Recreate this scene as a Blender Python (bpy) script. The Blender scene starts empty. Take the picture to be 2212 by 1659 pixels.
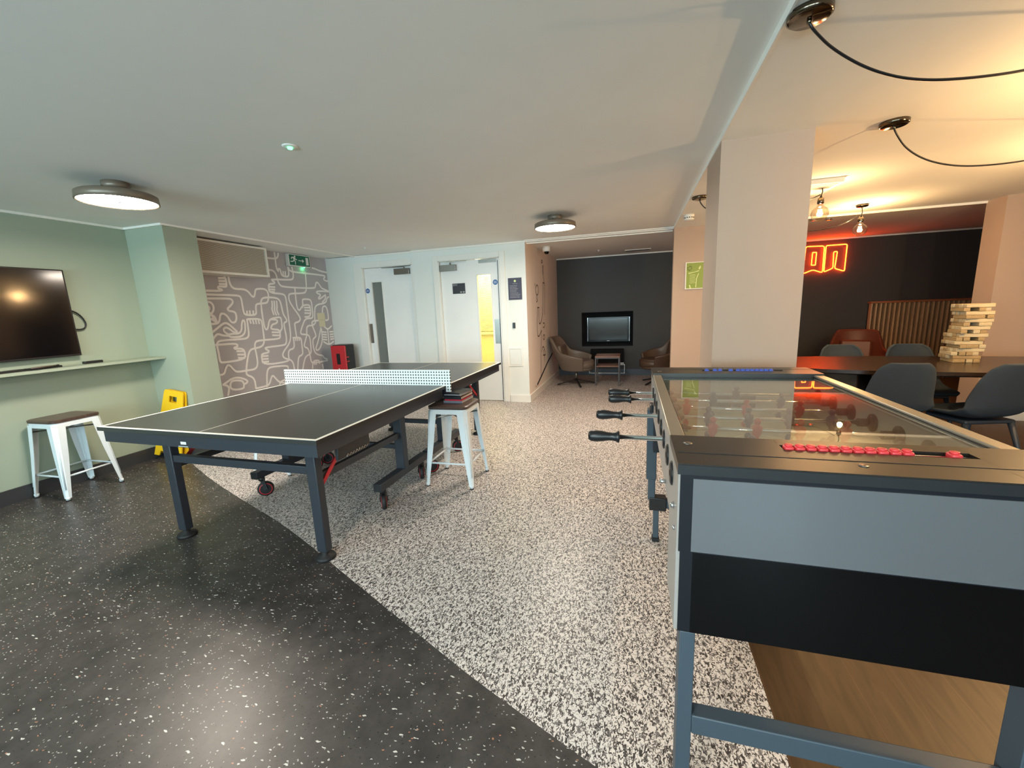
import bpy, bmesh, math, random
from mathutils import Vector, Matrix
PI = math.pi
scene = bpy.context.scene
COL = scene.collection

# ------------------------------------------------------------------ camera
cam_d = bpy.data.cameras.new('camera'); cam_d.sensor_width = 36.0
cam_d.lens = 892.34 / 2212 * 36.0
cam_d.clip_start = 0.02; cam_d.clip_end = 60
cam = bpy.data.objects.new('camera', cam_d); COL.objects.link(cam)
RX = Vector((0.959907, 0.277279, -0.041174))
UP = Vector((-0.010536, 0.182467, 0.983155))
FW = Vector((-0.280121, 0.943303, -0.178073))
mw = Matrix((RX, UP, -FW)).transposed().to_4x4()
mw.translation = Vector((0, 0, 1.321))
cam.matrix_world = mw
scene.camera = cam

# ------------------------------------------------------------------ view + world
scene.view_settings.view_transform = 'Standard'
scene.view_settings.look = 'None'
scene.view_settings.gamma = 1.0
scene.view_settings.use_curve_mapping = False
scene.view_settings.exposure = 0.80
world = bpy.data.worlds.new('world'); scene.world = world; world.use_nodes = True
wn = world.node_tree.nodes; wn['Background'].inputs[0].default_value = (0.62, 0.78, 0.95, 1)
wn['Background'].inputs[1].default_value = 0.30
try:
    scene.cycles.max_bounces = 9; scene.cycles.diffuse_bounces = 4; scene.cycles.glossy_bounces = 4
    scene.cycles.transparent_max_bounces = 12; scene.cycles.sample_clamp_indirect = 4.0
    scene.cycles.use_denoising = True
    scene.cycles.caustics_reflective = False; scene.cycles.caustics_refractive = False
except Exception: pass

def area(name, loc, rot, sx, sy, power, color):
    d = bpy.data.lights.new(name, 'AREA'); d.shape = 'RECTANGLE'; d.size = sx; d.size_y = sy
    d.energy = power; d.color = color
    o = bpy.data.objects.new(name, d); o.location = loc; o.rotation_euler = rot; COL.objects.link(o); return o
def point(name, loc, power, color, r=0.02):
    d = bpy.data.lights.new(name, 'POINT'); d.energy = power; d.color = color; d.shadow_soft_size = r
    o = bpy.data.objects.new(name, d); o.location = loc; COL.objects.link(o); return o
DAY = (0.66, 0.91, 1.0)
# daylight entering through the windows in the wall behind the camera
area('daylight_window_left', (-3.15, -3.52, 1.42), (PI/2+0.5, 0, 0), 2.2, 1.3, 104, DAY)
area('daylight_window_mid', (-0.45, -3.52, 1.42), (PI/2+0.5, 0, 0), 2.2, 1.3, 66, DAY)
area('daylight_window_right', (1.55, -3.52, 1.42), (PI/2+0.5, 0, 0), 0.95, 1.3, 38, DAY)
BULB_POWER = 16

# ------------------------------------------------------------------ materials
def S(r, g, b):
    f = lambda c: ((c/255)/12.92) if c/255 <= 0.04045 else (((c/255)+0.055)/1.055)**2.4
    return (f(r), f(g), f(b), 1)
def mat(name, rgb, rough=0.5, metal=0.0, var=0.04, bump=0.0, bscale=120, spec=0.5, nscale=6, coat=0.0):
    m = bpy.data.materials.new(name); m.use_nodes = True
    nt = m.node_tree; b = nt.nodes['Principled BSDF']
    b.inputs['Roughness'].default_value = rough; b.inputs['Metallic'].default_value = metal
    b.inputs['Specular IOR Level'].default_value = spec
    b.inputs['Coat Weight'].default_value = coat
    tc = nt.nodes.new('ShaderNodeTexCoord'); no = nt.nodes.new('ShaderNodeTexNoise')
    no.inputs['Scale'].default_value = nscale; no.inputs['Detail'].default_value = 4
    nt.links.new(tc.outputs['Object'], no.inputs['Vector'])
    mx = nt.nodes.new('ShaderNodeMix'); mx.data_type = 'RGBA'
    c = S(*rgb); mx.inputs[6].default_value = tuple(x*(1-var) for x in c[:3])+(1,)
    mx.inputs[7].default_value = tuple(min(1, x*(1+var)) for x in c[:3])+(1,)
    nt.links.new(no.outputs['Fac'], mx.inputs[0]); nt.links.new(mx.outputs[2], b.inputs['Base Color'])
    if bump:
        n2 = nt.nodes.new('ShaderNodeTexNoise'); n2.inputs['Scale'].default_value = bscale
        nt.links.new(tc.outputs['Object'], n2.inputs['Vector'])
        bp = nt.nodes.new('ShaderNodeBump'); bp.inputs['Strength'].default_value = bump; bp.inputs['Distance'].default_value = 0.002
        nt.links.new(n2.outputs['Fac'], bp.inputs['Height']); nt.links.new(bp.outputs['Normal'], b.inputs['Normal'])
    return m
def emis(name, rgb, strength):
    m = bpy.data.materials.new(name); m.use_nodes = True; nt = m.node_tree
    b = nt.nodes['Principled BSDF']; b.inputs['Base Color'].default_value = S(*rgb)
    b.inputs['Emission Color'].default_value = S(*rgb); b.inputs['Emission Strength'].default_value = strength
    return m
def thin_glass(name, tint=(1, 1, 1), base=0.04, power=5.0):
    m = bpy.data.materials.new(name); m.use_nodes = True; nt = m.node_tree; nt.nodes.clear()
    out = nt.nodes.new('ShaderNodeOutputMaterial'); mx = nt.nodes.new('ShaderNodeMixShader')
    tr = nt.nodes.new('ShaderNodeBsdfTransparent'); gl = nt.nodes.new('ShaderNodeBsdfGlossy'); lw = nt.nodes.new('ShaderNodeLayerWeight')
    lw.inputs['Blend'].default_value = 0.5
    tr.inputs[0].default_value = tint+(1,); gl.inputs['Roughness'].default_value = 0.0
    pw = nt.nodes.new('ShaderNodeMath'); pw.operation = 'POWER'; pw.inputs[1].default_value = power
    ma = nt.nodes.new('ShaderNodeMath'); ma.operation = 'MULTIPLY_ADD'; ma.use_clamp = True; ma.inputs[1].default_value = 1-base; ma.inputs[2].default_value = base
    nt.links.new(lw.outputs['Facing'], pw.inputs[0]); nt.links.new(pw.outputs[0], ma.inputs[0]); nt.links.new(ma.outputs[0], mx.inputs[0])
    nt.links.new(tr.outputs[0], mx.inputs[1]); nt.links.new(gl.outputs[0], mx.inputs[2]); nt.links.new(mx.outputs[0], out.inputs[0])
    return m
def wood(name, c1, c2, rough=0.45, sx=1.0, sy=12.0, sz=12.0, scale=3.0):
    m = bpy.data.materials.new(name); m.use_nodes = True; nt = m.node_tree; b = nt.nodes['Principled BSDF']
    b.inputs['Roughness'].default_value = rough
    tc = nt.nodes.new('ShaderNodeTexCoord'); mp = nt.nodes.new('ShaderNodeMapping'); mp.inputs['Scale'].default_value = (sx, sy, sz)
    no = nt.nodes.new('ShaderNodeTexNoise'); no.inputs['Scale'].default_value = scale; no.inputs['Detail'].default_value = 6; no.inputs['Distortion'].default_value = 0.6
    cr = nt.nodes.new('ShaderNodeValToRGB'); cr.color_ramp.elements[0].color = S(*c1); cr.color_ramp.elements[1].color = S(*c2)
    cr.color_ramp.elements[0].position = 0.3; cr.color_ramp.elements[1].position = 0.7
    nt.links.new(tc.outputs['Object'], mp.inputs[0]); nt.links.new(mp.outputs[0], no.inputs['Vector'])
    nt.links.new(no.outputs['Fac'], cr.inputs[0]); nt.links.new(cr.outputs[0], b.inputs['Base Color'])
    return m

def speckle_floor():
    m = bpy.data.materials.new('dark_speckled_vinyl'); m.use_nodes = True; nt = m.node_tree; b = nt.nodes['Principled BSDF']
    b.inputs['Roughness'].default_value = 0.36; b.inputs['Specular IOR Level'].default_value = 0.45
    tc = nt.nodes.new('ShaderNodeTexCoord')
    base = nt.nodes.new('ShaderNodeTexNoise'); base.inputs['Scale'].default_value = 9; base.inputs['Detail'].default_value = 8; base.inputs['Roughness'].default_value = 0.7
    nt.links.new(tc.outputs['Object'], base.inputs['Vector'])
    cr = nt.nodes.new('ShaderNodeValToRGB'); cr.color_ramp.elements[0].color = S(46, 44, 43); cr.color_ramp.elements[1].color = S(76, 72, 70)
    cr.color_ramp.elements[0].position = 0.3; cr.color_ramp.elements[1].position = 0.7
    nt.links.new(base.outputs['Fac'], cr.inputs[0]); cur = cr.outputs[0]
    for i, (sc, rot, sx, sy, keep, size, col) in enumerate([(1, 0.5, 23, 75, 0.96, 0.19, (205, 203, 196)), (1, 1.7, 42, 100, 0.94, 0.19, (190, 188, 182)),
                                                           (1, 2.6, 110, 110, 0.93, 0.22, (165, 163, 158)), (1, 1.1, 60, 120, 0.985, 0.24, (170, 120, 95)), (1, 0.2, 80, 160, 0.95, 0.25, (34, 33, 33))]):
        mp = nt.nodes.new('ShaderNodeMapping'); mp.inputs['Rotation'].default_value = (0, 0, rot); mp.inputs['Scale'].default_value = (sx, sy, 1)
        nz = nt.nodes.new('ShaderNodeTexNoise'); nz.inputs['Scale'].default_value = 60; nz.inputs['Detail'].default_value = 1
        nt.links.new(tc.outputs['Object'], nz.inputs['Vector'])
        ad = nt.nodes.new('ShaderNodeVectorMath'); ad.operation = 'MULTIPLY_ADD'; ad.inputs[1].default_value = (0.012, 0.012, 0)
        nt.links.new(nz.outputs['Color'], ad.inputs[0]); nt.links.new(tc.outputs['Object'], ad.inputs[2])
        nt.links.new(ad.outputs[0], mp.inputs[0])
        vo = nt.nodes.new('ShaderNodeTexVoronoi'); vo.voronoi_dimensions = '2D'; vo.inputs['Scale'].default_value = sc
        nt.links.new(mp.outputs[0], vo.inputs['Vector'])
        lt = nt.nodes.new('ShaderNodeMath'); lt.operation = 'LESS_THAN'; lt.inputs[1].default_value = size
        nt.links.new(vo.outputs['Distance'], lt.inputs[0])
        sp = nt.nodes.new('ShaderNodeSeparateColor'); nt.links.new(vo.outputs['Color'], sp.inputs[0])
        gt = nt.nodes.new('ShaderNodeMath'); gt.operation = 'GREATER_THAN'; gt.inputs[1].default_value = keep
        nt.links.new(sp.outputs[0], gt.inputs[0])
        mu = nt.nodes.new('ShaderNodeMath'); mu.operation = 'MULTIPLY'; nt.links.new(lt.outputs[0], mu.inputs[0]); nt.links.new(gt.outputs[0], mu.inputs[1])
        mx = nt.nodes.new('ShaderNodeMix'); mx.data_type = 'RGBA'; mx.inputs[7].default_value = S(*col)
        nt.links.new(mu.outputs[0], mx.inputs[0]); nt.links.new(cur, mx.inputs[6]); cur = mx.outputs[2]
    nt.links.new(cur, b.inputs['Base Color'])
    return m
def terrazzo_floor():
    m = bpy.data.materials.new('black_fleck_cream_vinyl'); m.use_nodes = True; nt = m.node_tree; b = nt.nodes['Principled BSDF']
    b.inputs['Roughness'].default_value = 0.42; b.inputs['Specular IOR Level'].default_value = 0.4
    tc = nt.nodes.new('ShaderNodeTexCoord')
    def lay(rot, sx, sy, lo, hi, dist, off):
        mp = nt.nodes.new('ShaderNodeMapping'); mp.inputs['Rotation'].default_value = (0, 0, rot); mp.inputs['Scale'].default_value = (sx, sy, 1); mp.inputs['Location'].default_value = (off, off, 0)
        nz = nt.nodes.new('ShaderNodeTexNoise'); nz.noise_dimensions = '2D'; nz.inputs['Scale'].default_value = 1; nz.inputs['Detail'].default_value = 1.0; nz.inputs['Distortion'].default_value = dist
        nt.links.new(tc.outputs['Object'], mp.inputs[0]); nt.links.new(mp.outputs[0], nz.inputs['Vector'])
        r = nt.nodes.new('ShaderNodeMapRange'); r.inputs[1].default_value = lo; r.inputs[2].default_value = hi
        nt.links.new(nz.outputs['Fac'], r.inputs[0]); return r.outputs[0]
    l1 = lay(0.6, 115, 62, 0.565, 0.61, 0.9, 3); l2 = lay(-0.7, 120, 70, 0.59, 0.635, 0.9, 17); l3 = lay(0.1, 80, 80, 0.60, 0.64, 1.2, 31)
    mxm = nt.nodes.new('ShaderNodeMath'); mxm.operation = 'MAXIMUM'; nt.links.new(l1, mxm.inputs[0]); nt.links.new(l2, mxm.inputs[1])
    a = nt.nodes.new('ShaderNodeMix'); a.data_type = 'RGBA'; a.inputs[6].default_value = S(226, 217, 211); a.inputs[7].default_value = S(62, 57, 56)
    nt.links.new(mxm.outputs[0], a.inputs[0])
    c = nt.nodes.new('ShaderNodeMix'); c.data_type = 'RGBA'; c.inputs[7].default_value = S(120, 114, 112)
    nt.links.new(l3, c.inputs[0]); nt.links.new(a.outputs[2], c.inputs[6]); nt.links.new(c.outputs[2], b.inputs['Base Color'])
    return m
def plank_floor():
    m = bpy.data.materials.new('oak_plank_vinyl'); m.use_nodes = True; nt = m.node_tree; b = nt.nodes['Principled BSDF']
    b.inputs['Roughness'].default_value = 0.42
    tc = nt.nodes.new('ShaderNodeTexCoord'); mp = nt.nodes.new('ShaderNodeMapping'); mp.inputs['Rotation'].default_value = (0, 0, PI/2)
    br = nt.nodes.new('ShaderNodeTexBrick'); br.inputs['Scale'].default_value = 1; br.inputs['Brick Width'].default_value = 1.2; br.inputs['Row Height'].default_value = 0.15
    br.inputs['Mortar Size'].default_value = 0.0015; br.inputs['Color1'].default_value = S(72, 52, 33); br.inputs['Color2'].default_value = S(84, 63, 40); br.inputs['Mortar'].default_value = S(95, 70, 48)
    nt.links.new(tc.outputs['Object'], mp.inputs[0]); nt.links.new(mp.outputs[0], br.inputs['Vector'])
    m2 = nt.nodes.new('ShaderNodeMapping'); m2.inputs['Scale'].default_value = (14, 1.5, 1); no = nt.nodes.new('ShaderNodeTexNoise'); no.inputs['Scale'].default_value = 2.2; no.inputs['Detail'].default_value = 8; no.inputs['Distortion'].default_value = 1.0
    nt.links.new(tc.outputs['Object'], m2.inputs[0]); nt.links.new(m2.outputs[0], no.inputs['Vector'])
    cr = nt.nodes.new('ShaderNodeValToRGB'); cr.color_ramp.elements[0].color = (0.55, 0.5, 0.45, 1); cr.color_ramp.elements[1].color = (1.1, 1.08, 1.05, 1)
    cr.color_ramp.elements[0].position = 0.3; cr.color_ramp.elements[1].position = 0.7
    nt.links.new(no.outputs['Fac'], cr.inputs[0])
    mx = nt.nodes.new('ShaderNodeMix'); mx.data_type = 'RGBA'; mx.blend_type = 'MULTIPLY'; mx.inputs[0].default_value = 1
    nt.links.new(br.outputs['Color'], mx.inputs[6]); nt.links.new(cr.outputs[0], mx.inputs[7]); nt.links.new(mx.outputs[2], b.inputs['Base Color'])
    return m

M = {}
M['vinyl_dark'] = speckle_floor(); M['terrazzo'] = terrazzo_floor(); M['plank'] = plank_floor()
M['ceiling'] = mat('ceiling_white', (246, 245, 240), 0.85, var=0.02, bump=0.05, bscale=300)
M['green'] = mat('sage_green_paint', (160, 171, 153), 0.65, var=0.02, bump=0.08, bscale=400)
M['mural'] = mat('mauve_grey_wallpaper', (186, 182, 186), 0.7, var=0.03)
M['mural_line'] = mat('mural_cream_line', (248, 244, 242), 0.7, var=0.02)
M['white_wall'] = mat('white_wall_paint', (230, 235, 231), 0.6, var=0.02, bump=0.05, bscale=300)
M['white_gloss'] = mat('white_gloss_paint', (236, 236, 230), 0.35, var=0.02)
M['door_white'] = mat('scuffed_door_white', (238, 240, 238), 0.4, var=0.06, nscale=2.5)
M['pink'] = mat('blush_paint', (184, 160, 142), 0.65, var=0.02, bump=0.06, bscale=400)
M['pink_pale'] = mat('pale_blush_paint', (242, 230, 220), 0.65, var=0.02, bump=0.06, bscale=400)
M['charcoal'] = mat('charcoal_paint', (64, 63, 62), 0.6, var=0.04, bump=0.05, bscale=300)
M['skirt_dark'] = mat('dark_vinyl_skirting', (58, 58, 60), 0.35, var=0.05)
M['skirt_blue'] = mat('slate_skirting', (78, 86, 96), 0.4, var=0.05)
M['lip'] = mat('white_ceiling_trim', (240, 238, 230), 0.5, var=0.01)
M['tt_top'] = mat('tt_top_charcoal', (50, 51, 50), 0.30, var=0.04, spec=0.6)
M['tt_line'] = mat('tt_white_line', (236, 234, 224), 0.4, var=0.01)
M['tt_frame'] = mat('slate_powder_coat', (46, 50, 58), 0.42, var=0.05)
M['tt_edge'] = mat('tt_edge_black', (32, 33, 36), 0.4, var=0.04)
M['rubber'] = mat('black_rubber', (24, 24, 26), 0.6, var=0.05)
M['red'] = mat('red_plastic', (196, 44, 52), 0.4, var=0.05)
M['stool_white'] = mat('white_powder_coated_steel', (226, 234, 238), 0.28, var=0.03, nscale=20)
M['stool_wood'] = wood('dark_stool_wood', (66, 52, 46), (92, 74, 64), 0.35, 1, 14, 14)
M['steel'] = mat('brushed_steel', (150, 148, 142), 0.3, 1.0, var=0.05)
M['dark_steel'] = mat('dark_bronze_metal', (128, 116, 102), 0.4, 0.3, var=0.06)
M['chrome'] = mat('chrome', (225, 228, 232), 0.08, 1.0, var=0.01)
M['nickel'] = mat('black_nickel', (110, 100, 86), 0.14, 1.0, var=0.03)
M['black'] = mat('satin_black', (26, 26, 28), 0.35, var=0.05)
M['black_gloss'] = mat('gloss_black', (9, 8, 9), 0.16, var=0.05, spec=0.35)
M['screen'] = mat('screen_glass', (12, 12, 14), 0.10, var=0.02, spec=0.8)
M['matte_black'] = mat('matte_black_paint', (24, 24, 26), 0.85, var=0.03, spec=0.15)
M['yellow'] = mat('yellow_plastic', (240, 196, 30), 0.35, var=0.04)
M['cream'] = mat('cream_paper', (226, 220, 190), 0.6, var=0.03)
M['grille'] = mat('cream_louvre_metal', (232, 226, 212), 0.45, var=0.03)
M['exit_green'] = mat('exit_green', (10, 104, 76), 0.35, var=0.03)
M['sign_white'] = mat('sign_white', (232, 236, 230), 0.4, var=0.02)
M['navy'] = mat('navy_plaque', (60, 56, 76), 0.45, var=0.03)
M['sign_black'] = mat('sign_black', (30, 32, 40), 0.4, var=0.03)
M['sign_text'] = mat('sign_grey_print', (178, 180, 182), 0.5, var=0.02)
M['blue_sign'] = mat('blue_sign', (24, 92, 160), 0.4, var=0.02)
M['leather'] = mat('tan_grey_leather', (108, 96, 86), 0.42, var=0.12, bump=0.25, bscale=90, nscale=4)
M['leather_brown'] = mat('brown_leather', (84, 62, 48), 0.42, var=0.12, bump=0.25, bscale=90, nscale=4)
M['leather_red'] = mat('rust_leather', (104, 52, 38), 0.42, var=0.1, bump=0.25, bscale=90, nscale=4)
M['fabric'] = mat('blue_grey_felt', (58, 66, 74), 0.9, var=0.08, bump=0.5, bscale=500, nscale=40, spec=0.2)
M['leg_blue'] = mat('slate_blue_leg', (44, 54, 66), 0.45, var=0.04)
M['table_wood'] = wood('dark_oak_top', (34, 25, 21), (56, 43, 35), 0.26, 1.2, 16, 16)
M['block'] = wood('pine_block', (136, 114, 80), (168, 146, 108), 0.55, 3, 30, 30)
M['block_b'] = wood('pine_block_pale', (168, 152, 122), (196, 182, 150), 0.55, 3, 30, 30)
M['slat'] = wood('ash_slat', (176, 140, 104), (202, 168, 130), 0.5, 14, 14, 1.2)
M['slat_cap'] = wood('oak_cap', (150, 90, 56), (172, 108, 70), 0.45, 1, 12, 12)
M['cafe_wood'] = wood('walnut_top', (112, 76, 58), (146, 102, 78), 0.4, 1, 14, 14)
M['iron'] = mat('grey_iron', (84, 78, 78), 0.4, 0.4, var=0.05)
M['foos_white'] = mat('foosball_front_grey_laminate', (122, 124, 128), 0.26, 0.45, var=0.01, coat=0.5)
M['foos_rail'] = mat('anodised_rail', (176, 168, 152), 0.32, 0.6, var=0.05)
M['foos_panel'] = mat('foosball_side_laminate', (160, 154, 150), 0.35, var=0.04)
M['foos_cap'] = mat('foosball_brushed_cap', (42, 37, 32), 0.36, 0.15, var=0.12, nscale=25)
M['foos_border'] = mat('foosball_dark_border', (22, 25, 31), 0.3, var=0.04)
M['field'] = mat('foosball_field_green', (176, 182, 160), 0.6, var=0.05)
M['field_wall'] = mat('foosball_inner_wall', (210, 208, 196), 0.5, var=0.03)
M['player_red'] = mat('player_red_plastic', (196, 52, 46), 0.35, var=0.03)
M['player_blue'] = mat('player_navy_plastic', (52, 56, 84), 0.35, var=0.03)
M['score_red'] = mat('score_bead_red', (226, 66, 70), 0.35, var=0.04)
M['score_blue'] = mat('score_bead_blue', (70, 96, 190), 0.35, var=0.04)
M['leg_slate'] = mat('foosball_leg_slate', (66, 78, 88), 0.45, var=0.04)
M['poster_green'] = mat('poster_green', (140, 158, 62), 0.4, var=0.05)
M['poster_light'] = mat('poster_pale', (214, 222, 150), 0.4, var=0.03)
M['poster_dark'] = mat('poster_dark', (84, 88, 34), 0.4, var=0.03)
M['ink'] = mat('wall_letter_ink', (86, 66, 52), 0.6, var=0.05)
M['stroke_dark'] = mat('wall_dark_stroke', (58, 56, 60), 0.6, var=0.05)
M['pale_blind'] = mat('yellow_blind', (236, 224, 160), 0.6, var=0.05)
M['lamp_on'] = emis('lamp_diffuser_lit', (255, 240, 222), 74)
M['filament'] = emis('filament_lit', (255, 205, 130), 45)
M['led_green'] = emis('green_led', (90, 255, 150), 3.5)
M['led_white'] = emis('small_lit_spot', (255, 240, 220), 2.5)
M['neon'] = emis('orange_neon', (255, 70, 16), 18)
M['glass_top'] = thin_glass('foosball_glass', (0.96, 0.98, 0.95), 0.06, 4.0)
M['bulb_glass'] = thin_glass('bulb_glass', (0.86, 0.80, 0.72), 0.10, 3.0)
M['pane'] = thin_glass('window_pane', (0.97, 0.99, 0.99), 0.04)
M['frosted'] = mat('grey_door_pane', (120, 126, 122), 0.2, var=0.04)
M['book_black'] = mat('book_black', (24, 26, 34), 0.4); M['book_silver'] = mat('book_silver', (150, 154, 160), 0.35)
M['book_red'] = mat('book_red', (200, 40, 60), 0.45); M['book_white'] = mat('book_pages', (206, 190, 178), 0.7)
M['book_grey'] = mat('book_grey', (120, 126, 138), 0.5)
def net_material():
    m = bpy.data.materials.new('perforated_white_net'); m.use_nodes = True; nt = m.node_tree; b = nt.nodes['Principled BSDF']
    b.inputs['Roughness'].default_value = 0.4
    tc = nt.nodes.new('ShaderNodeTexCoord'); sx = nt.nodes.new('ShaderNodeSeparateXYZ'); nt.links.new(tc.outputs['Object'], sx.inputs[0])
    def cell(o, off):
        a = nt.nodes.new('ShaderNodeMath'); a.operation = 'MULTIPLY_ADD'; a.inputs[1].default_value = 1/0.0226; a.inputs[2].default_value = off+50; nt.links.new(o, a.inputs[0])
        f = nt.nodes.new('ShaderNodeMath'); f.operation = 'FRACT'; nt.links.new(a.outputs[0], f.inputs[0])
        s = nt.nodes.new('ShaderNodeMath'); s.operation = 'SUBTRACT'; s.inputs[1].default_value = 0.5; nt.links.new(f.outputs[0], s.inputs[0])
        p = nt.nodes.new('ShaderNodeMath'); p.operation = 'MULTIPLY'; nt.links.new(s.outputs[0], p.inputs[0]); nt.links.new(s.outputs[0], p.inputs[1]); return p.outputs[0]
    ad = nt.nodes.new('ShaderNodeMath'); ad.operation = 'ADD'; nt.links.new(cell(sx.outputs[0], 0), ad.inputs[0]); nt.links.new(cell(sx.outputs[2], 0.2), ad.inputs[1])
    lt = nt.nodes.new('ShaderNodeMath'); lt.operation = 'LESS_THAN'; lt.inputs[1].default_value = 0.072; nt.links.new(ad.outputs[0], lt.inputs[0])
    mx = nt.nodes.new('ShaderNodeMix'); mx.data_type = 'RGBA'; mx.inputs[6].default_value = S(232, 240, 240); mx.inputs[7].default_value = S(62, 74, 74)
    nt.links.new(lt.outputs[0], mx.inputs[0]); nt.links.new(mx.outputs[2], b.inputs['Base Color'])
    return m
M['net'] = net_material()

# ------------------------------------------------------------------ mesh helpers
class MB:
    def __init__(s): s.bm = bmesh.new(); s.mats = []; s.cur = 0
    def m(s, key):
        if M[key] not in s.mats: s.mats.append(M[key])
        s.cur = s.mats.index(M[key]); return s
    def _f(s, vs, smooth=False):
        try: f = s.bm.faces.new(vs)
        except ValueError: return None
        f.material_index = s.cur; f.smooth = smooth; return f
    def hexa(s, c, bev=0.0, seg=2):
        v = [s.bm.verts.new(p) for p in c]
        fs = [s._f([v[i] for i in q]) for q in ((3,2,1,0),(4,5,6,7),(0,1,5,4),(1,2,6,5),(2,3,7,6),(3,0,4,7))]
        if bev > 0:
            ed = list({e for f in fs if f for e in f.edges})
            r = bmesh.ops.bevel(s.bm, geom=ed, offset=bev, segments=seg, affect='EDGES', profile=0.5)
            for f in r['faces']: f.material_index = s.cur; f.smooth = True
        return s
    def box(s, x0, x1, y0, y1, z0, z1, bev=0.0, seg=2):
        return s.hexa([(x0,y0,z0),(x1,y0,z0),(x1,y1,z0),(x0,y1,z0),(x0,y0,z1),(x1,y0,z1),(x1,y1,z1),(x0,y1,z1)], bev, seg)
    def obox(s, c, size, R, bev=0.0):
        hx, hy, hz = size[0]/2, size[1]/2, size[2]/2; c = Vector(c)
        return s.hexa([c + R @ Vector(p) for p in ((-hx,-hy,-hz),(hx,-hy,-hz),(hx,hy,-hz),(-hx,hy,-hz),(-hx,-hy,hz),(hx,-hy,hz),(hx,hy,hz),(-hx,hy,hz))], bev)
    def bar(s, p, q, w, h, up=(0,0,1), bev=0.0):
        p, q = Vector(p), Vector(q); d = (q-p); L = d.length; d.normalize(); u = Vector(up)
        x = d.cross(u)
        if x.length < 1e-4: x = d.cross(Vector((1,0,0)))
        x.normalize(); z = x.cross(d).normalized()
        R = Matrix((x, d, z)).transposed()
        return s.obox((p+q)/2, (w, L, h), R, bev)
    def cyl(s, p, q, r0, r1=None, seg=20, caps=True, smooth=True):
        r1 = r0 if r1 is None else r1; p, q = Vector(p), Vector(q); d = (q-p).normalized()
        x = d.orthogonal().normalized(); y = d.cross(x)
        a = []; b = []
        for i in range(seg):
            t = 2*PI*i/seg; o = x*math.cos(t)+y*math.sin(t)
            a.append(s.bm.verts.new(p+o*r0)); b.append(s.bm.verts.new(q+o*r1))
        for i in range(seg):
            j = (i+1) % seg; s._f([a[i], a[j], b[j], b[i]], smooth)
        if caps: s._f(a[::-1]); s._f(b)
        return s
    def lathe(s, prof, c=(0,0,0), seg=24, axis=(0,0,1), smooth=True):
        c = Vector(c); d = Vector(axis).normalized(); x = d.orthogonal().normalized(); y = d.cross(x); rings = []
        for r, h in prof:
            if r < 1e-6: rings.append([s.bm.verts.new(c+d*h)])
            else: rings.append([s.bm.verts.new(c+d*h+(x*math.cos(2*PI*i/seg)+y*math.sin(2*PI*i/seg))*r) for i in range(seg)])
        for A, B in zip(rings[:-1], rings[1:]):
            for i in range(seg):
                j = (i+1) % seg
                if len(A) == 1 and len(B) == 1: continue
                if len(A) == 1: s._f([A[0], B[j], B[i]], smooth)
                elif len(B) == 1: s._f([A[i], A[j], B[0]], smooth)
                else: s._f([A[i], A[j], B[j], B[i]], smooth)
        return s
    def tube(s, pts, r, seg=8, closed=False):
        P = [Vector(p) for p in pts]; n = len(P); rings = []; prev = None
        for i in range(n):
            a = P[(i-1) % n] if (closed or i > 0) else P[i]; b = P[(i+1) % n] if (closed or i < n-1) else P[i]
            d = (b-a).normalized()
            if prev is None: x = d.orthogonal().normalized()
            else:
                x = prev - d*prev.dot(d)
                x = x.normalized() if x.length > 1e-5 else d.orthogonal().normalized()
            prev = x; y = d.cross(x)
            rings.append([s.bm.verts.new(P[i]+(x*math.cos(2*PI*k/seg)+y*math.sin(2*PI*k/seg))*r) for k in range(seg)])
        pairs = list(zip(rings[:-1], rings[1:])) + ([(rings[-1], rings[0])] if closed else [])
        for A, B in pairs:
            for k in range(seg):
                j = (k+1) % seg; s._f([A[k], A[j], B[j], B[k]], True)
        if not closed: s._f(rings[0][::-1]); s._f(rings[-1])
        return s
    def prism(s, poly, fn, d0, d1):
        """poly: 2D points; fn(u, v, d) -> 3D; extruded from depth d0 to d1"""
        a = [s.bm.verts.new(fn(u, v, d0)) for u, v in poly]; b = [s.bm.verts.new(fn(u, v, d1)) for u, v in poly]
        s._f(a[::-1]); s._f(b)
        for i in range(len(poly)):
            j = (i+1) % len(poly); s._f([a[i], a[j], b[j], b[i]])
        return s
    def loft(s, A, B, smooth=False, caps=True):
        a = [s.bm.verts.new(p) for p in A]; b = [s.bm.verts.new(p) for p in B]
        for i in range(len(a)):
            j = (i+1) % len(a); s._f([a[i], a[j], b[j], b[i]], smooth)
        if caps: s._f(a[::-1]); s._f(b)
        return s
    def grid(s, fn, nu, nv, closed_u=False):
        G = [[s.bm.verts.new(fn(i/(nu if closed_u else nu-1), j/(nv-1))) for j in range(nv)] for i in range(nu)]
        for i in range(nu if closed_u else nu-1):
            for j in range(nv-1):
                k = (i+1) % nu; s._f([G[i][j], G[k][j], G[k][j+1], G[i][j+1]], True)
        return s
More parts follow.
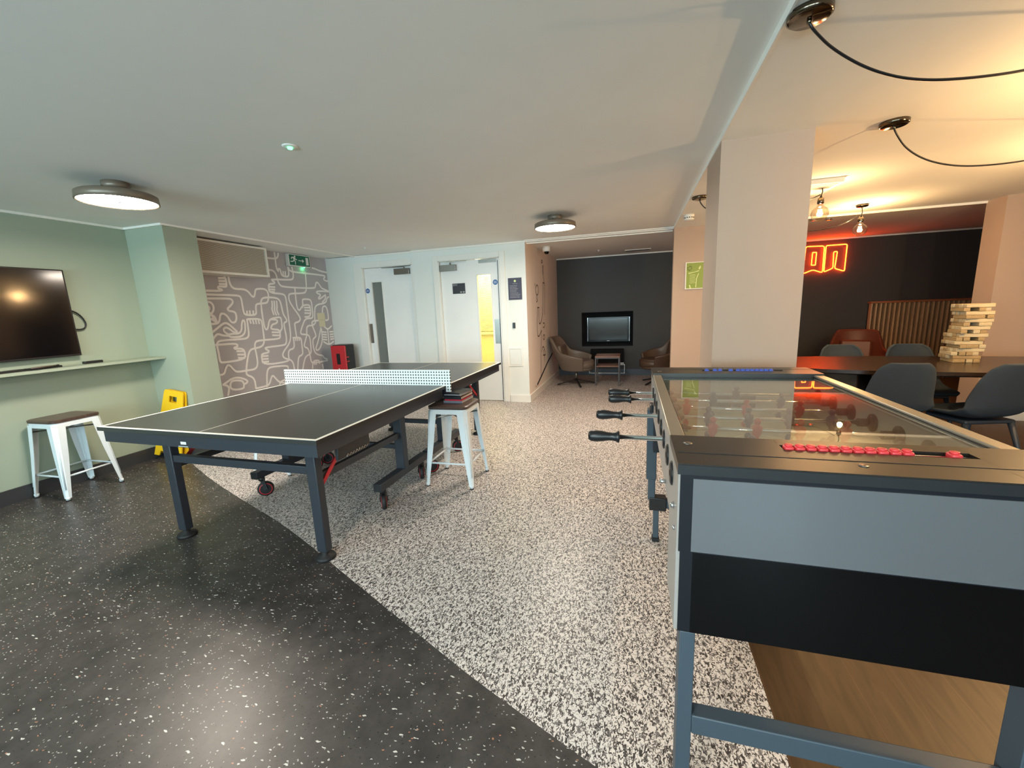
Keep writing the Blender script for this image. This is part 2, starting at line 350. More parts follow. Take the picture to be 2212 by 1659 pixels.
    def ribbon(s, pts2, w, fn, d):
        """flat painted line with mitred joints, about 1 mm proud of its wall"""
        P = [pts2[0]]
        for p in pts2[1:]:
            if math.hypot(p[0]-P[-1][0], p[1]-P[-1][1]) > w*0.25: P.append(p)
        if len(P) < 2: return s
        def nrm(a, b):
            L = math.hypot(b[0]-a[0], b[1]-a[1]); return (-(b[1]-a[1])/L, (b[0]-a[0])/L)
        s.k = getattr(s, 'k', 0)+1; prev = None
        for i, p in enumerate(P):
            n1 = nrm(P[i-1], p) if i > 0 else nrm(p, P[i+1]); n2 = nrm(p, P[i+1]) if i < len(P)-1 else n1
            mx, my = n1[0]+n2[0], n1[1]+n2[1]; L = max(0.6, math.hypot(mx, my)); mx /= L; my /= L
            c = max(0.7, mx*n1[0]+my*n1[1]); h = w/2/c
            dd = d+0.00002*i+0.0001*(s.k % 9)
            ex, ey = 0, 0
            if i == 0: ex, ey = (P[0][0]-P[1][0]), (P[0][1]-P[1][1]); q = math.hypot(ex, ey); ex, ey = ex/q*w/3, ey/q*w/3
            if i == len(P)-1: ex, ey = (P[-1][0]-P[-2][0]), (P[-1][1]-P[-2][1]); q = math.hypot(ex, ey); ex, ey = ex/q*w/3, ey/q*w/3
            cur = (s.bm.verts.new(fn(p[0]+ex+mx*h, p[1]+ey+my*h, dd)), s.bm.verts.new(fn(p[0]+ex-mx*h, p[1]+ey-my*h, dd)))
            if prev: s._f([prev[0], cur[0], cur[1], prev[1]])
            prev = cur
        return s
    def build(s, name, parent=None, fix=True):
        if fix: bmesh.ops.recalc_face_normals(s.bm, faces=s.bm.faces)
        me = bpy.data.meshes.new(name); s.bm.to_mesh(me); s.bm.free()
        for m_ in s.mats: me.materials.append(m_)
        o = bpy.data.objects.new(name, me); COL.objects.link(o)
        if parent: o.parent = parent
        return o
def thing(name, label, cat, loc=(0,0,0), rz=0.0, group=None):
    o = bpy.data.objects.new(name, None); o.empty_display_size = 0.1; COL.objects.link(o); o.location = loc; o.rotation_euler = (0, 0, rz)
    o['label'] = label; o['category'] = cat
    if group: o['group'] = group
    return o
def tag(o, label, cat, group=None, kind=None):
    o['label'] = label; o['category'] = cat
    if group: o['group'] = group
    if kind: o['kind'] = kind
    return o
def struct(o): o['kind'] = 'structure'; return o
def dup(root, loc, rz, label, group=None, cat=None):
    r = root.copy(); COL.objects.link(r); r.location = loc; r.rotation_euler = (0, 0, rz); r['label'] = label
    if group: r['group'] = group
    def kids(src, dst):
        for ch in [c for c in bpy.data.objects if c.parent == src]:
            c = ch.copy(); COL.objects.link(c); c.parent = dst; kids(ch, c)
    kids(root, r); return r
def chaikin(P, n=2, closed=False):
    P = [tuple(p) for p in P]
    for _ in range(n):
        if len(P) < 3: return P
        Q = [] if closed else [P[0]]
        seq = list(zip(P, P[1:]+[P[0]])) if closed else list(zip(P[:-1], P[1:]))
        for a, b in seq:
            Q.append(tuple(a[k]*.75+b[k]*.25 for k in range(len(a)))); Q.append(tuple(a[k]*.25+b[k]*.75 for k in range(len(a))))
        if not closed: Q.append(P[-1])
        P = Q
    return P
YZ = lambda x0: (lambda u, v, d: (x0+d, u, v))        # wall facing +X : u = y, v = z
XZ = lambda y0: (lambda u, v, d: (u, y0-d, v))        # wall facing -Y : u = x, v = z
FONT = {'G': [[(1,.8),(.8,1),(.2,1),(0,.8),(0,.2),(.2,0),(.8,0),(1,.2),(1,.5),(.6,.5)]], 'Y': [[(0,1),(.5,.5),(1,1)],[(.5,.5),(.5,0)]], 'M': [[(0,0),(0,1),(.5,.4),(1,1),(1,0)]]}
def write(mb, text, u, v, h, fn, d, w):
    x = u
    for ch in text:
        for st in FONT[ch]: mb.ribbon([(x+a*h*.7, v+b*h) for a, b in st], w, fn, d)
        x += h*.95
    return mb
MURAL=[[(3.904,1.845),(3.916,1.793),(3.911,1.73),(3.887,1.722),(3.809,1.726),(3.795,1.706),(3.809,1.694),(3.845,1.69),(3.839,1.672),(3.554,1.67)],[(3.826,1.819),(3.911,1.826)],[(3.825,1.786),(3.909,1.79)],[(3.824,1.752),(3.907,1.754)],[(3.953,1.853),(3.954,1.766),(3.979,1.718),(4.02,1.701),(4.147,1.703),(4.2,1.669),(4.228,1.623),(4.262,1.606),(4.284,1.645),(4.301,1.703),(4.343,1.715),(4.434,1.718),(4.482,1.693),(4.493,1.628),(4.467,1.551),(4.427,1.532),(4.291,1.524),(4.271,1.498),(4.266,1.455),(4.26,1.381),(4.097,1.385),(4.08,1.427),(4.079,1.519),(4.076,1.6),(4.051,1.622),(3.973,1.626),(3.556,1.629)],[(4.126,1.387),(4.132,1.431)],[(4.168,1.386),(4.173,1.434)],[(4.217,1.385),(4.222,1.433)],[(3.547,1.581),(3.912,1.588),(3.953,1.574),(3.96,1.539),(3.918,1.499),(3.871,1.465),(3.886,1.44),(3.94,1.434),(3.975,1.414),(3.974,1.348),(3.953,1.308),(3.921,1.298),(3.89,1.311),(3.863,1.371),(3.826,1.407),(3.785,1.413),(3.764,1.384),(3.749,1.326),(3.717,1.294),(3.54,1.297)],[(3.57,1.547),(3.606,1.482),(3.653,1.415),(3.719,1.303)],[(3.601,1.533),(3.637,1.547),(3.676,1.544),(3.705,1.51),(3.702,1.453),(3.661,1.406)],[(3.572,1.454),(3.588,1.407),(3.611,1.388),(3.64,1.395)],[(3.613,1.491),(3.648,1.496),(3.654,1.467),(3.628,1.442)],[(3.65,1.397),(3.698,1.386),(3.719,1.303),(3.67,1.344)],[(3.543,1.343),(3.63,1.342),(3.673,1.356)],[(3.545,1.184),(3.612,1.184),(3.703,1.241),(3.785,1.294),(3.829,1.301),(3.868,1.277),(3.933,1.208),(3.96,1.184),(3.916,1.177),(3.85,1.235),(3.809,1.25),(3.779,1.229),(3.784,1.197),(3.836,1.159),(3.871,1.169),(4.007,1.163),(4.038,1.32),(4.085,1.322),(4.053,1.126),(3.852,1.125),(3.835,1.154)],[(3.571,1.066),(3.631,1.121),(3.68,1.17),(3.712,1.178),(3.751,1.158),(3.828,1.147)],[(3.552,1.055),(3.67,1.054),(3.894,1.049),(3.933,1.03),(3.922,1.005),(3.88,1.002),(3.884,0.983),(3.939,0.985),(3.994,0.972),(4.017,0.933),(4.007,0.844),(3.694,0.838),(3.672,0.862),(3.673,0.955),(3.667,1.05),(3.681,1.085),(3.73,1.101),(4.028,1.094),(4.082,1.103),(4.109,1.14),(4.112,1.239),(4.114,1.328)],[(3.911,0.954),(4.001,0.944)],[(3.915,0.912),(4.001,0.902)],[(3.917,0.872),(4.001,0.861)],[(4.114,1.328),(4.13,1.338),(4.314,1.332),(4.329,1.283),(4.327,1.185),(4.325,1.065),(4.305,1.001),(4.251,0.97),(4.161,0.963),(4.105,0.955),(4.065,0.917),(4.015,0.786),(3.987,0.677),(3.995,0.642),(4.062,0.611),(4.093,0.558),(4.091,0.455)],[(4.153,1.332),(4.162,1.284)],[(4.195,1.33),(4.202,1.277)],[(4.238,1.329),(4.241,1.276)],[(4.278,1.327),(4.284,1.274)],[(4.357,1.54),(4.374,1.583),(4.421,1.608),(4.602,1.608),(4.667,1.575),(4.681,1.496),(4.69,1.382),(4.739,1.312),(4.738,1.279),(4.682,1.268),(4.68,1.199),(4.695,1.058),(4.674,0.978),(4.631,0.959),(4.327,0.96),(4.32,0.938),(4.371,0.911),(4.367,0.888),(4.261,0.882),(4.245,0.853),(4.247,0.732),(4.679,0.726),(4.688,0.777)],[(4.262,0.85),(4.346,0.846)],[(4.255,0.812),(4.34,0.807)],[(4.248,0.775),(4.34,0.769)],[(4.357,1.54),(4.349,1.422),(4.352,1.292),(4.359,1.207),(4.382,1.185),(4.41,1.211),(4.437,1.289),(4.471,1.326),(4.555,1.34),(4.645,1.346),(4.645,1.269),(4.642,1.189),(4.592,1.149),(4.59,1.078),(4.558,1.052),(4.228,1.059),(4.181,1.039),(4.164,0.981),(4.176,0.833),(4.167,0.747),(4.127,0.699),(4.006,0.701),(3.866,0.702),(3.827,0.734),(3.793,0.79),(3.758,0.807),(3.726,0.769),(3.703,0.712),(3.659,0.699),(3.622,0.711),(3.622,0.735),(3.554,0.746)],[(4.483,1.32),(4.571,1.312),(4.58,1.283),(4.541,1.26),(4.492,1.256),(4.454,1.213),(4.467,1.188),(4.576,1.178),(4.592,1.149)],[(4.467,1.149),(4.579,1.141)],[(4.467,1.109),(4.581,1.099)],[(4.532,1.557),(4.53,1.497),(4.513,1.453),(4.534,1.377)],[(4.569,1.558),(4.567,1.485),(4.552,1.441),(4.575,1.371)],[(4.61,1.558),(4.606,1.485),(4.59,1.44),(4.615,1.375)],[(4.563,1.967),(4.624,1.966),(4.664,1.92),(4.674,1.843),(4.696,1.783),(4.748,1.752),(5.342,1.753),(5.374,1.782),(5.392,1.838),(5.426,1.85),(5.463,1.816),(5.504,1.761),(5.557,1.748),(5.651,1.721)],[(4.686,2.2),(4.687,2.13),(4.683,2.031),(4.694,1.972),(4.716,1.957),(4.708,1.989),(4.741,1.997),(4.751,1.959),(4.756,1.904),(4.87,1.891),(4.891,1.958),(4.883,2.025)],[(4.792,1.962),(4.785,1.905)],[(4.828,1.962),(4.822,1.902)],[(4.563,2.12),(4.706,2.123),(4.742,2.168),(4.745,2.2)],[(4.888,2.026),(4.907,1.987),(4.964,1.969),(5.594,1.963),(5.613,1.938),(5.571,1.914),(5.581,1.885),(5.677,1.874)],[(5.677,2.007),(5.496,2.025),(5.428,2.045),(5.347,2.057)],[(4.96,2.032),(4.969,1.952),(4.959,1.882),(4.918,1.856),(4.583,1.849),(4.583,1.825),(4.625,1.816),(4.613,1.791),(4.531,1.787),(4.512,1.754),(4.51,1.667),(4.739,1.661),(4.776,1.622),(4.776,1.496),(4.775,1.322),(4.775,1.147),(4.762,1.03),(4.706,0.952),(4.603,0.869),(4.579,0.813),(4.627,0.77),(4.699,0.756),(4.751,0.702),(4.756,0.599)],[(4.531,1.747),(4.613,1.746)],[(4.525,1.713),(4.607,1.713)],[(4.522,1.681),(4.594,1.682)],[(5.204,1.98),(5.19,1.756),(5.164,1.701),(5.118,1.676),(4.859,1.669),(4.83,1.634),(4.828,1.565),(4.885,1.472),(4.985,1.345),(4.988,1.291),(4.943,1.266),(4.875,1.257),(4.87,1.212),(4.874,1.054)],[(4.963,1.742),(4.956,1.613),(4.954,1.495),(4.972,1.435),(5.007,1.435),(5.067,1.504),(5.198,1.512),(5.217,1.469),(5.202,1.339),(5.083,1.334)],[(5.076,1.525),(5.077,1.579),(5.099,1.593),(5.215,1.592),(5.249,1.566),(5.254,1.494),(5.247,1.332),(5.214,1.31),(5.088,1.312),(5.017,1.217),(4.955,1.111),(4.978,1.085),(5.105,1.074),(5.132,1.019),(5.124,0.875),(5.115,0.79),(5.004,0.763),(4.956,0.694),(4.911,0.581)],[(5.099,1.47),(5.207,1.469)],[(5.1,1.431),(5.207,1.427)],[(5.093,1.391),(5.205,1.386)],[(5.058,1.47),(5.076,1.525)],[(4.811,1.049),(4.96,1.044),(4.955,0.953),(4.956,0.818),(4.931,0.786),(4.86,0.774),(4.818,0.595)],[(4.811,1.049),(4.817,0.977),(4.803,0.897),(4.707,0.887),(4.684,0.824),(4.687,0.753)],[(4.849,1.047),(4.85,1.008)],[(4.885,1.044),(4.886,1.005)],[(4.92,1.044),(4.922,1.005)],[(5.278,1.281),(5.289,1.393),(5.327,1.512),(5.558,1.534),(5.594,1.616),(5.641,1.633)],[(5.347,1.272),(5.242,1.272),(5.198,1.24),(5.23,1.207),(5.279,1.236),(5.294,1.274)],[(5.23,1.204),(5.128,1.206),(5.089,1.174),(5.08,1.078),(5.043,1.007),(4.996,0.925),(5.01,0.892),(5.07,0.874),(5.087,0.778),(5.094,0.668),(5.132,0.638),(5.441,0.642)],[(5.211,1.195),(5.261,1.06),(5.252,1.028),(5.176,0.996),(5.179,0.808),(5.257,0.75),(5.354,0.734),(5.374,0.685),(5.445,0.663)],[(5.655,1.715),(5.479,1.72),(5.379,1.709),(5.392,1.682),(5.478,1.664),(5.406,1.613),(5.424,1.592),(5.571,1.663)],[(5.486,1.55),(5.553,1.596),(5.577,1.648)],[(5.458,1.39),(5.476,1.489),(5.569,1.489),(5.583,1.296),(5.554,1.271),(5.503,1.27)],[(5.53,1.133),(5.519,0.891)],[(5.458,1.177),(5.528,1.12),(5.626,1.175)],[(5.408,0.941),(5.515,0.88),(5.63,0.926)],[(5.398,1.095),(5.489,1.084)],[(5.395,1.057),(5.486,1.045)],[(5.394,1.018),(5.485,1.006)],[(5.387,0.979),(5.482,0.966)],[(5.571,1.085),(5.644,1.085)],[(5.572,1.045),(5.646,1.045)],[(5.571,1.005),(5.643,1.005)],[(5.57,0.967),(5.643,0.97)],[(5.385,1.158),(5.293,0.961),(5.204,0.831),(5.291,0.822),(5.387,0.953),(5.392,1.135)],[(3.665,0.583),(3.835,0.655),(4.013,0.571),(3.93,0.528),(3.926,0.584),(3.827,0.608),(3.759,0.601),(3.742,0.502),(3.92,0.482),(3.93,0.528)],[(3.665,0.583),(3.739,0.548),(3.705,0.448)],[(3.557,0.706),(3.626,0.69),(3.63,0.644),(3.612,0.437)],[(3.548,0.96),(3.6,0.949),(3.627,0.902),(3.601,0.837),(3.547,0.786)],[(4.262,0.443),(4.287,0.619),(4.32,0.681),(4.387,0.694),(4.647,0.674),(4.65,0.632)],[(4.096,0.453),(4.264,0.454),(4.311,0.479),(4.351,0.563),(4.383,0.575),(4.413,0.529),(4.472,0.461),(4.59,0.433)],[(4.468,0.438),(4.503,0.479),(4.61,0.484)],[(5.105,0.565),(5.133,0.676),(5.261,0.672),(5.26,0.615)],[(5.164,0.672),(5.159,0.616)],[(5.199,0.672),(5.194,0.614)],[(5.328,0.531),(5.324,0.593)],[(3.487,0.48),(3.525,0.522),(3.553,0.45)]]
SCRIPT=[[(6.679,2.069),(6.746,2.063),(6.736,2.035),(6.642,2.021),(6.672,2.066)],[(6.773,1.844),(6.809,1.776),(6.841,1.726)],[(6.725,1.721),(6.821,1.723),(6.882,1.689),(6.831,1.452),(6.786,1.216)],[(6.755,1.709),(6.701,1.451),(6.638,1.219),(6.55,1.119),(6.422,1.07),(6.349,1.102),(6.365,1.3)],[(6.283,1.328),(6.398,1.327)],[(6.283,1.325),(6.221,1.083),(6.227,0.922),(6.279,0.884),(6.381,0.899),(6.518,0.973)],[(6.291,1.67),(6.197,1.631),(6.18,1.583),(6.216,1.53),(6.28,1.511),(6.352,1.539),(6.382,1.595),(6.355,1.649),(6.291,1.67)],[(6.14,1.681),(6.152,1.652)],[(6.279,1.501),(6.241,1.468),(6.315,1.441),(6.222,1.41)],[(6.67,1.076),(6.754,1.078),(6.802,1.041),(6.745,1.006),(6.667,1.008)],[(6.696,0.89),(6.627,0.855),(6.665,0.799),(6.767,0.825),(6.772,0.865),(6.696,0.89)],[(6.515,0.629),(6.575,0.702),(6.663,0.693),(6.71,0.649)],[(6.697,0.65),(6.613,0.605),(6.681,0.531),(6.779,0.567),(6.697,0.65)],[(6.6,0.56),(6.797,0.547)],[(6.707,0.528),(6.716,0.448)],[(6.518,0.973),(6.478,0.815),(6.413,0.563),(6.403,0.264)],[(6.011,0.166),(6.045,0.137)]]
DARK_STROKES=[[(6.76,1.983),(6.766,1.933)],[(6.75,1.906),(6.763,1.863)],[(7.4,0.496),(6.988,0.407),(6.464,0.254),(6.122,0.161)]]

# ================================================================== SETTING
H = 2.217; HR = 2.19
# floor: three coverings in one slab
curve = [(-4.9, 3.05), (-4.11, 2.78), (-3.92, 2.68), (-3.417, 2.45), (-2.822, 2.21), (-2.27, 2.0), (-1.867, 1.82), (-1.6, 1.69), (-1.268, 1.53), (-0.856, 1.335), (-0.596, 1.21), (-0.386, 1.12), (-0.087, 0.997), (0.25, 0.87), (0.445, 0.80)]
curve = chaikin(curve, 2)
b = MB().m('vinyl_dark')
def fl(mb, poly): mb._f([mb.bm.verts.new((x, y, 0)) for x, y in poly])
for (x0, y0), (x1, y1) in zip(curve[:-1], curve[1:]):
    b.m('vinyl_dark'); fl(b, [(x0, -3.8), (x1, -3.8), (x1, y1), (x0, y0)])
    b.m('terrazzo'); fl(b, [(x0, y0), (x1, y1), (x1, 8.3), (x0, 8.3)])
b.m('vinyl_dark'); fl(b, [(0.445, -3.8), (5.7, -3.8), (5.7, 0.8), (0.445, 0.8)])
b.m('plank'); fl(b, [(0.445, 0.8), (5.7, 0.8), (5.7, 8.3), (0.445, 8.3)])
b.m('vinyl_dark').box(-4.9, 5.7, -3.8, 8.3, -0.12, -0.01)
struct(b.build('floor', fix=False))
b = MB().m('ceiling').box(-4.9, 0.46, -3.8, 5.62, H, H+0.15)
struct(b.build('ceiling'))
b = MB().m('ceiling').box(0.46, 5.7, -3.8, 5.56, HR, H+0.15)
struct(b.build('ceiling'))
b = MB().m('ceiling').box(-1.6, 5.7, 5.62, 8.3, H, H+0.15).box(0.46, 5.7, 5.56, 5.62, HR, H+0.15)
struct(b.build('ceiling'))
# walls
b = MB().m('green').box(-4.80, -4.593, -3.8, 2.912, 0, H); struct(b.build('wall_left'))
b = MB().m('green').box(-4.80, -4.11, 2.912, 3.22, 0, H); struct(b.build('wall_column'))
mural = MB().m('mural').box(-4.85, -4.654, 3.22, 5.66, 0, H).build('wall_mural'); struct(mural)
b = MB().m('mural_line')
for pl in MURAL: b.ribbon(chaikin(pl, 2) if len(pl) > 2 else pl, 0.025, YZ(-4.654), 0.0015)
mo = b.build('mural_lines', mural, fix=False)
# back wall with two door openings
def doorwall(b, y0, y1, xa, xb, openings):
    x = xa
    for o0, o1, top in openings:
        b.box(x, o0, y0, y1, 0, H); b.box(o0, o1, y0, y1, top, H); x = o1
    b.box(x, xb, y0, y1, 0, H)
b = MB().m('white_wall'); doorwall(b, 5.66, 5.80, -4.85, -3.11, [(-4.02, -3.14, 2.04)])
doorwall(b, 5.625, 5.80, -3.11, -1.55, [(-2.71, -1.775, 2.045)])
struct(b.build('wall_back'))
b = MB().m('pink_pale').box(-1.55, -1.41, 5.63, 8.05, 0, H).m('white_wall').box(-1.55, -1.41, 5.625, 5.63, 0, H)
wa = struct(b.build('wall_alcove'))
b = MB().m('ink')
for pl in SCRIPT: b.ribbon(chaikin(pl, 2) if len(pl) > 2 else pl, 0.017, YZ(-1.41), 0.0015)
b.build('wall_script', wa, fix=False)
b = MB().m('stroke_dark')
for pl in DARK_STROKES: b.ribbon(pl, 0.04, YZ(-1.41), 0.0015)  # thick dark strokes: short letter marks plus a long diagonal
b.build('wall_dark_strokes', wa, fix=False)
# dark wall with a recess for the screen
b = MB().m('charcoal')
nx0, nx1, nz0, nz1 = -0.93, -0.02, 0.575, 1.185
b.box(-1.6, nx0, 8.05, 8.30, 0, H).box(nx1, 5.7, 8.05, 8.30, 0, H).box(nx0, nx1, 8.05, 8.30, 0, nz0).box(nx0, nx1, 8.05, 8.30, nz1, H)
b.m('matte_black').box(nx0, nx1, 8.19, 8.30, nz0, nz1)
struct(b.build('wall_dark'))
b = MB().m('pink').box(0.457, 1.55, 5.50, 5.62, 0, HR); struct(b.build('wall_partition'))
b = MB().m('pink').box(3.39, 5.7, 5.31, 5.56, 0, HR); struct(b.build('wall_pier'))
b = MB().m('pink').box(0.458, 0.905, 2.72, 3.18, 0, HR); struct(b.build('wall_pillar'))
b = MB().m('pink').box(5.0, 5.2, -3.8, 5.31, 0, HR); struct(b.build('wall_right'))
b = MB().m('charcoal').box(5.5, 5.7, 5.56, 8.3, 0, H); struct(b.build('wall_lounge'))
# rear wall with windows, behind the camera
WX = ((-4.3, -2.0), (-1.6, 0.7), (1.05, 2.10))
b = MB().m('white_wall').box(-4.8, -4.3, -3.8, -3.6, 0, H).box(-2.0, -1.6, -3.8, -3.6, 0, H).box(0.7, 1.05, -3.8, -3.6, 0, H).box(2.10, 5.2, -3.8, -3.6, 0, HR)
for x0, x1 in WX: b.box(x0, x1, -3.8, -3.6, 0, 0.72).box(x0, x1, -3.8, -3.6, 2.12, HR)
struct(b.build('wall_rear'))
for i, (x0, x1) in enumerate(WX):
    w = MB().m('pane').box(x0+0.04, x1-0.04, -3.71, -3.70, 0.77, 2.07).build('window_%d' % (i+1)); struct(w)
    f = MB().m('white_gloss').box(x0, x0+0.05, -3.74, -3.66, 0.72, 2.12).box(x1-0.05, x1, -3.74, -3.66, 0.72, 2.12).box(x0+0.05, x1-0.05, -3.74, -3.66, 0.72, 0.77).box(x0+0.05, x1-0.05, -3.74, -3.66, 2.07, 2.12)
    f.box((x0+x1)/2-0.02, (x0+x1)/2+0.02, -3.74, -3.66, 0.77, 2.07).build('window_frame', w)
# skirtings
b = MB().m('skirt_dark').box(-4.593, -4.578, -3.6, 2.912, 0, 0.115); struct(b.build('baseboard_left'))
b = MB().m('skirt_dark').box(-4.578, -4.095, 2.897, 2.912, 0, 0.115).box(-4.11, -4.095, 2.912, 3.235, 0, 0.115).box(-4.654, -4.11, 3.22, 3.235, 0, 0.115).box(-4.654, -4.639, 3.235, 5.66, 0, 0.115)
struct(b.build('baseboard_column'))
b = MB().m('white_gloss').box(-3.08, -2.79, 5.610, 5.625, 0, 0.1).box(-1.695, -1.395, 5.610, 5.625, 0, 0.1).box(-1.41, -1.395, 5.625, 8.04, 0, 0.1)
struct(b.build('baseboard_back'))
b = MB().m('skirt_blue').box(-1.395, 5.5, 8.035, 8.05, 0, 0.115); struct(b.build('baseboard_dark'))
b = MB().m('white_gloss').box(0.457, 1.55, 5.487, 5.50, 0, 0.1).box(0.905, 0.918, 2.72, 3.18, 0, 0.1).box(0.458, 0.905, 2.707, 2.72, 0, 0.1).box(3.39, 5.0, 5.297, 5.31, 0, 0.1)
struct(b.build('baseboard_right'))
# ceiling lips
tn = 0
def trim(*boxes):
    global tn; tn += 1
    b = MB().m('lip')
    for q in boxes: b.box(*q)
    return struct(b.build('trim_%d' % tn))
trim((-4.593, -4.575, -3.6, 2.912, H-0.018, H), (-4.593, -4.10, 2.894, 2.912, H-0.018, H))
trim((-4.118, -4.098, 2.912, 5.66, H-0.016, H))
trim((-4.098, -3.11, 5.642, 5.66, H-0.022, H), (-3.12, -1.40, 5.607, 5.625, H-0.022, H), (-1.40, 0.457, 5.56, 5.575, H-0.012, H))
trim((-1.41, 0.457, 5.695, 5.706, H-0.034, H))
b = MB().m('ceiling').box(-1.41, 0.457, 5.62, 5.695, H-0.020, H); struct(b.build('trim_20'))
trim((-1.41, 5.5, 8.03, 8.05, H-0.02, H))
trim((1.55, 3.39, 5.545, 5.56, HR-0.022, HR))
b = MB().m('ceiling').box(0.452, 0.46, -3.6, 5.50, HR-0.003, H); struct(b.build('trim_21'))
# small conduit box on back wall near the corner
# ---------------------------------------------------------------- doors
def door(n, xo0, xo1, xl0, xl1, yw, top_o, top_l, slot, leaf_y):
    root = MB().m('white_gloss')
    # architrave, proud of the wall
    root.box(xo0, xl0-0.02, yw-0.02, yw, 0, top_o, 0.004).box(xl1+0.02, xo1, yw-0.02, yw, 0, top_o, 0.004).box(xl0-0.02, xl1+0.02, yw-0.02, yw, top_l+0.01, top_o, 0.004)
    # reveal
    root.box(xl0-0.03, xl0-0.003, yw-0.012, yw+0.12, 0, top_l+0.02).box(xl1+0.003, xl1+0.03, yw-0.012, yw+0.12, 0, top_l+0.02).box(xl0-0.03, xl1+0.03, yw-0.012, yw+0.12, top_l+0.003, top_l+0.02)
    r = struct(root.build('door_%d' % n))
    s0, s1, sz0, sz1 = slot
    lf = MB().m('door_white')
    y0, y1 = leaf_y, leaf_y+0.045
    lf.box(xl0, s0, y0, y1, 0.008, top_l).box(s1, xl1, y0, y1, 0.008, top_l).box(s0, s1, y0, y1, 0.008, sz0).box(s0, s1, y0, y1, sz1, top_l)
    lf.m('white_gloss')
    for q in ((s0-0.012, s0, sz0-0.012, sz1+0.012), (s1, s1+0.012, sz0-0.012, sz1+0.012)): lf.box(q[0], q[1], y0-0.006, y0, q[2], q[3])
    lf.box(s0, s1, y0-0.006, y0, sz0-0.012, sz0).box(s0, s1, y0-0.006, y0, sz1, sz1+0.012)
    leaf = lf.build('door_leaf', r)
    return r, leaf
d1, l1 = door(1, -4.15, -3.085, -3.985, -3.165, 5.66, 2.115, 2.022, (-3.868, -3.697, 0.56, 1.812), 5.685)
MB().m('frosted').box(-3.868, -3.697, 5.700, 5.706, 0.56, 1.812).build('glass_panel', l1)
d2, l2 = door(2, -2.785, -1.70, -2.685, -1.80, 5.625, 2.11, 2.026, (-2.128, -1.925, 0.50, 1.815), 5.652)
MB().m('pane').box(-2.128, -1.925, 5.668, 5.673, 0.50, 1.815).build('glass_panel', l2)
def closer(leaf, x0, x1, y, z0, z1, ax0, ax1, az):
    MB().m('steel').box(x0, x1, y-0.05, y-0.001, z0, z1, 0.004).build('door_closer', leaf)
    b = MB().m('steel'); xm = (x0*0.35+x1*0.65)
    b.cyl((xm, y-0.03, z1), (xm, y-0.03, az), 0.008).bar((xm, y-0.03, az), (ax0, y-0.045, az+0.004), 0.018, 0.006).bar((ax0, y-0.045, az+0.004), (ax1, y-0.01, az+0.012), 0.018, 0.006)
    b.build('closer_arm', leaf)
closer(l1, -3.445, -3.19, 5.685, 1.90, 1.985, -3.65, -3.18, 2.005)
closer(l2, -2.68, -2.43, 5.652, 1.895, 1.98, -2.60, -2.28, 2.008)
MB().m('steel').box(-2.095, -1.835, 5.646, 5.651, 1.975, 2.022).build('door_plate', l2)
MB().m('steel').box(-3.984, -3.93, 5.682, 5.6845, 0.885, 1.185).build('push_plate', l1)
MB().m('steel').box(-1.895, -1.822, 5.648, 5.6515, 0.845, 1.19).build('push_plate', l2)
MB().m('skirt_blue').box(-1.818, -1.803, 5.646, 5.651, 0.02, 2.0).build('door_seal', l2)
for leaf, x, z, y in ((l1, -3.955, 1.69, 5.6845), (l2, -1.86, 1.703, 5.6515)):
    b = MB().m('blue_sign').cyl((x, y, z), (x, y-0.002, z), 0.036, seg=32, smooth=False).m('sign_white')
    for dz, w in ((0.012, 0.04), (0.0, 0.05), (-0.012, 0.044)): b.box(x-w/2, x+w/2, y-0.003, y-0.002, z+dz-0.002, z+dz+0.002)
    o = b.build('fire_door_sign')
    tag(o, 'round blue fire door sign on the '+('left white door' if leaf == l1 else 'right white door beside its glass slot'), 'sign')
b = MB().m('sign_black').box(-2.512, -2.317, 5.648, 5.6515, 1.572, 1.717).m('sign_text')
write(b, 'GYM', -2.50, 1.684, 0.024, XZ(5.648), 0.001, 0.004)
for s_ in (-1, 1):
    b.box(-2.362+s_*0.020-0.008, -2.362+s_*0.020+0.008, 5.6468, 5.648, 1.582, 1.604).box(-2.362+s_*0.031-0.004, -2.362+s_*0.031+0.004, 5.6468, 5.648, 1.587, 1.599)
b.box(-2.378, -2.346, 5.6468, 5.648, 1.591, 1.595)
tag(b.build('gym_sign'), 'small black GYM sign with dumbbell symbol on the right white door', 'sign')
# room behind the right door: yellow blind and lamp, seen through the slot of glass
b = MB().m('pale_blind')
for i in range(50): b.box(-3.0, -1.56, 6.60, 6.615, 0.98+i*0.022, 0.98+i*0.022+0.016)
b.box(-3.0, -1.56, 6.59, 6.66, 0.92, 0.965).box(-3.0, -1.56, 6.64, 6.66, 0, 2.2)
tag(b.build('window_blind'), 'yellow-lit slatted blind seen through the glass slot of the right door', 'blind')
b = MB().m('white_wall').box(-4.85, -1.55, 6.70, 6.80, 0, 2.3).box(-4.85, -4.75, 5.8, 6.7, 0, 2.3).box(-3.05, -3.0, 5.8, 6.7, 0, 2.3).m('ceiling').box(-4.85, -1.55, 5.8, 6.8, 2.3, 2.4)
struct(b.build('wall_gym'))
point('gym_light', (-2.3, 6.2, 2.1), 40, (1.0, 0.84, 0.42), 0.1)

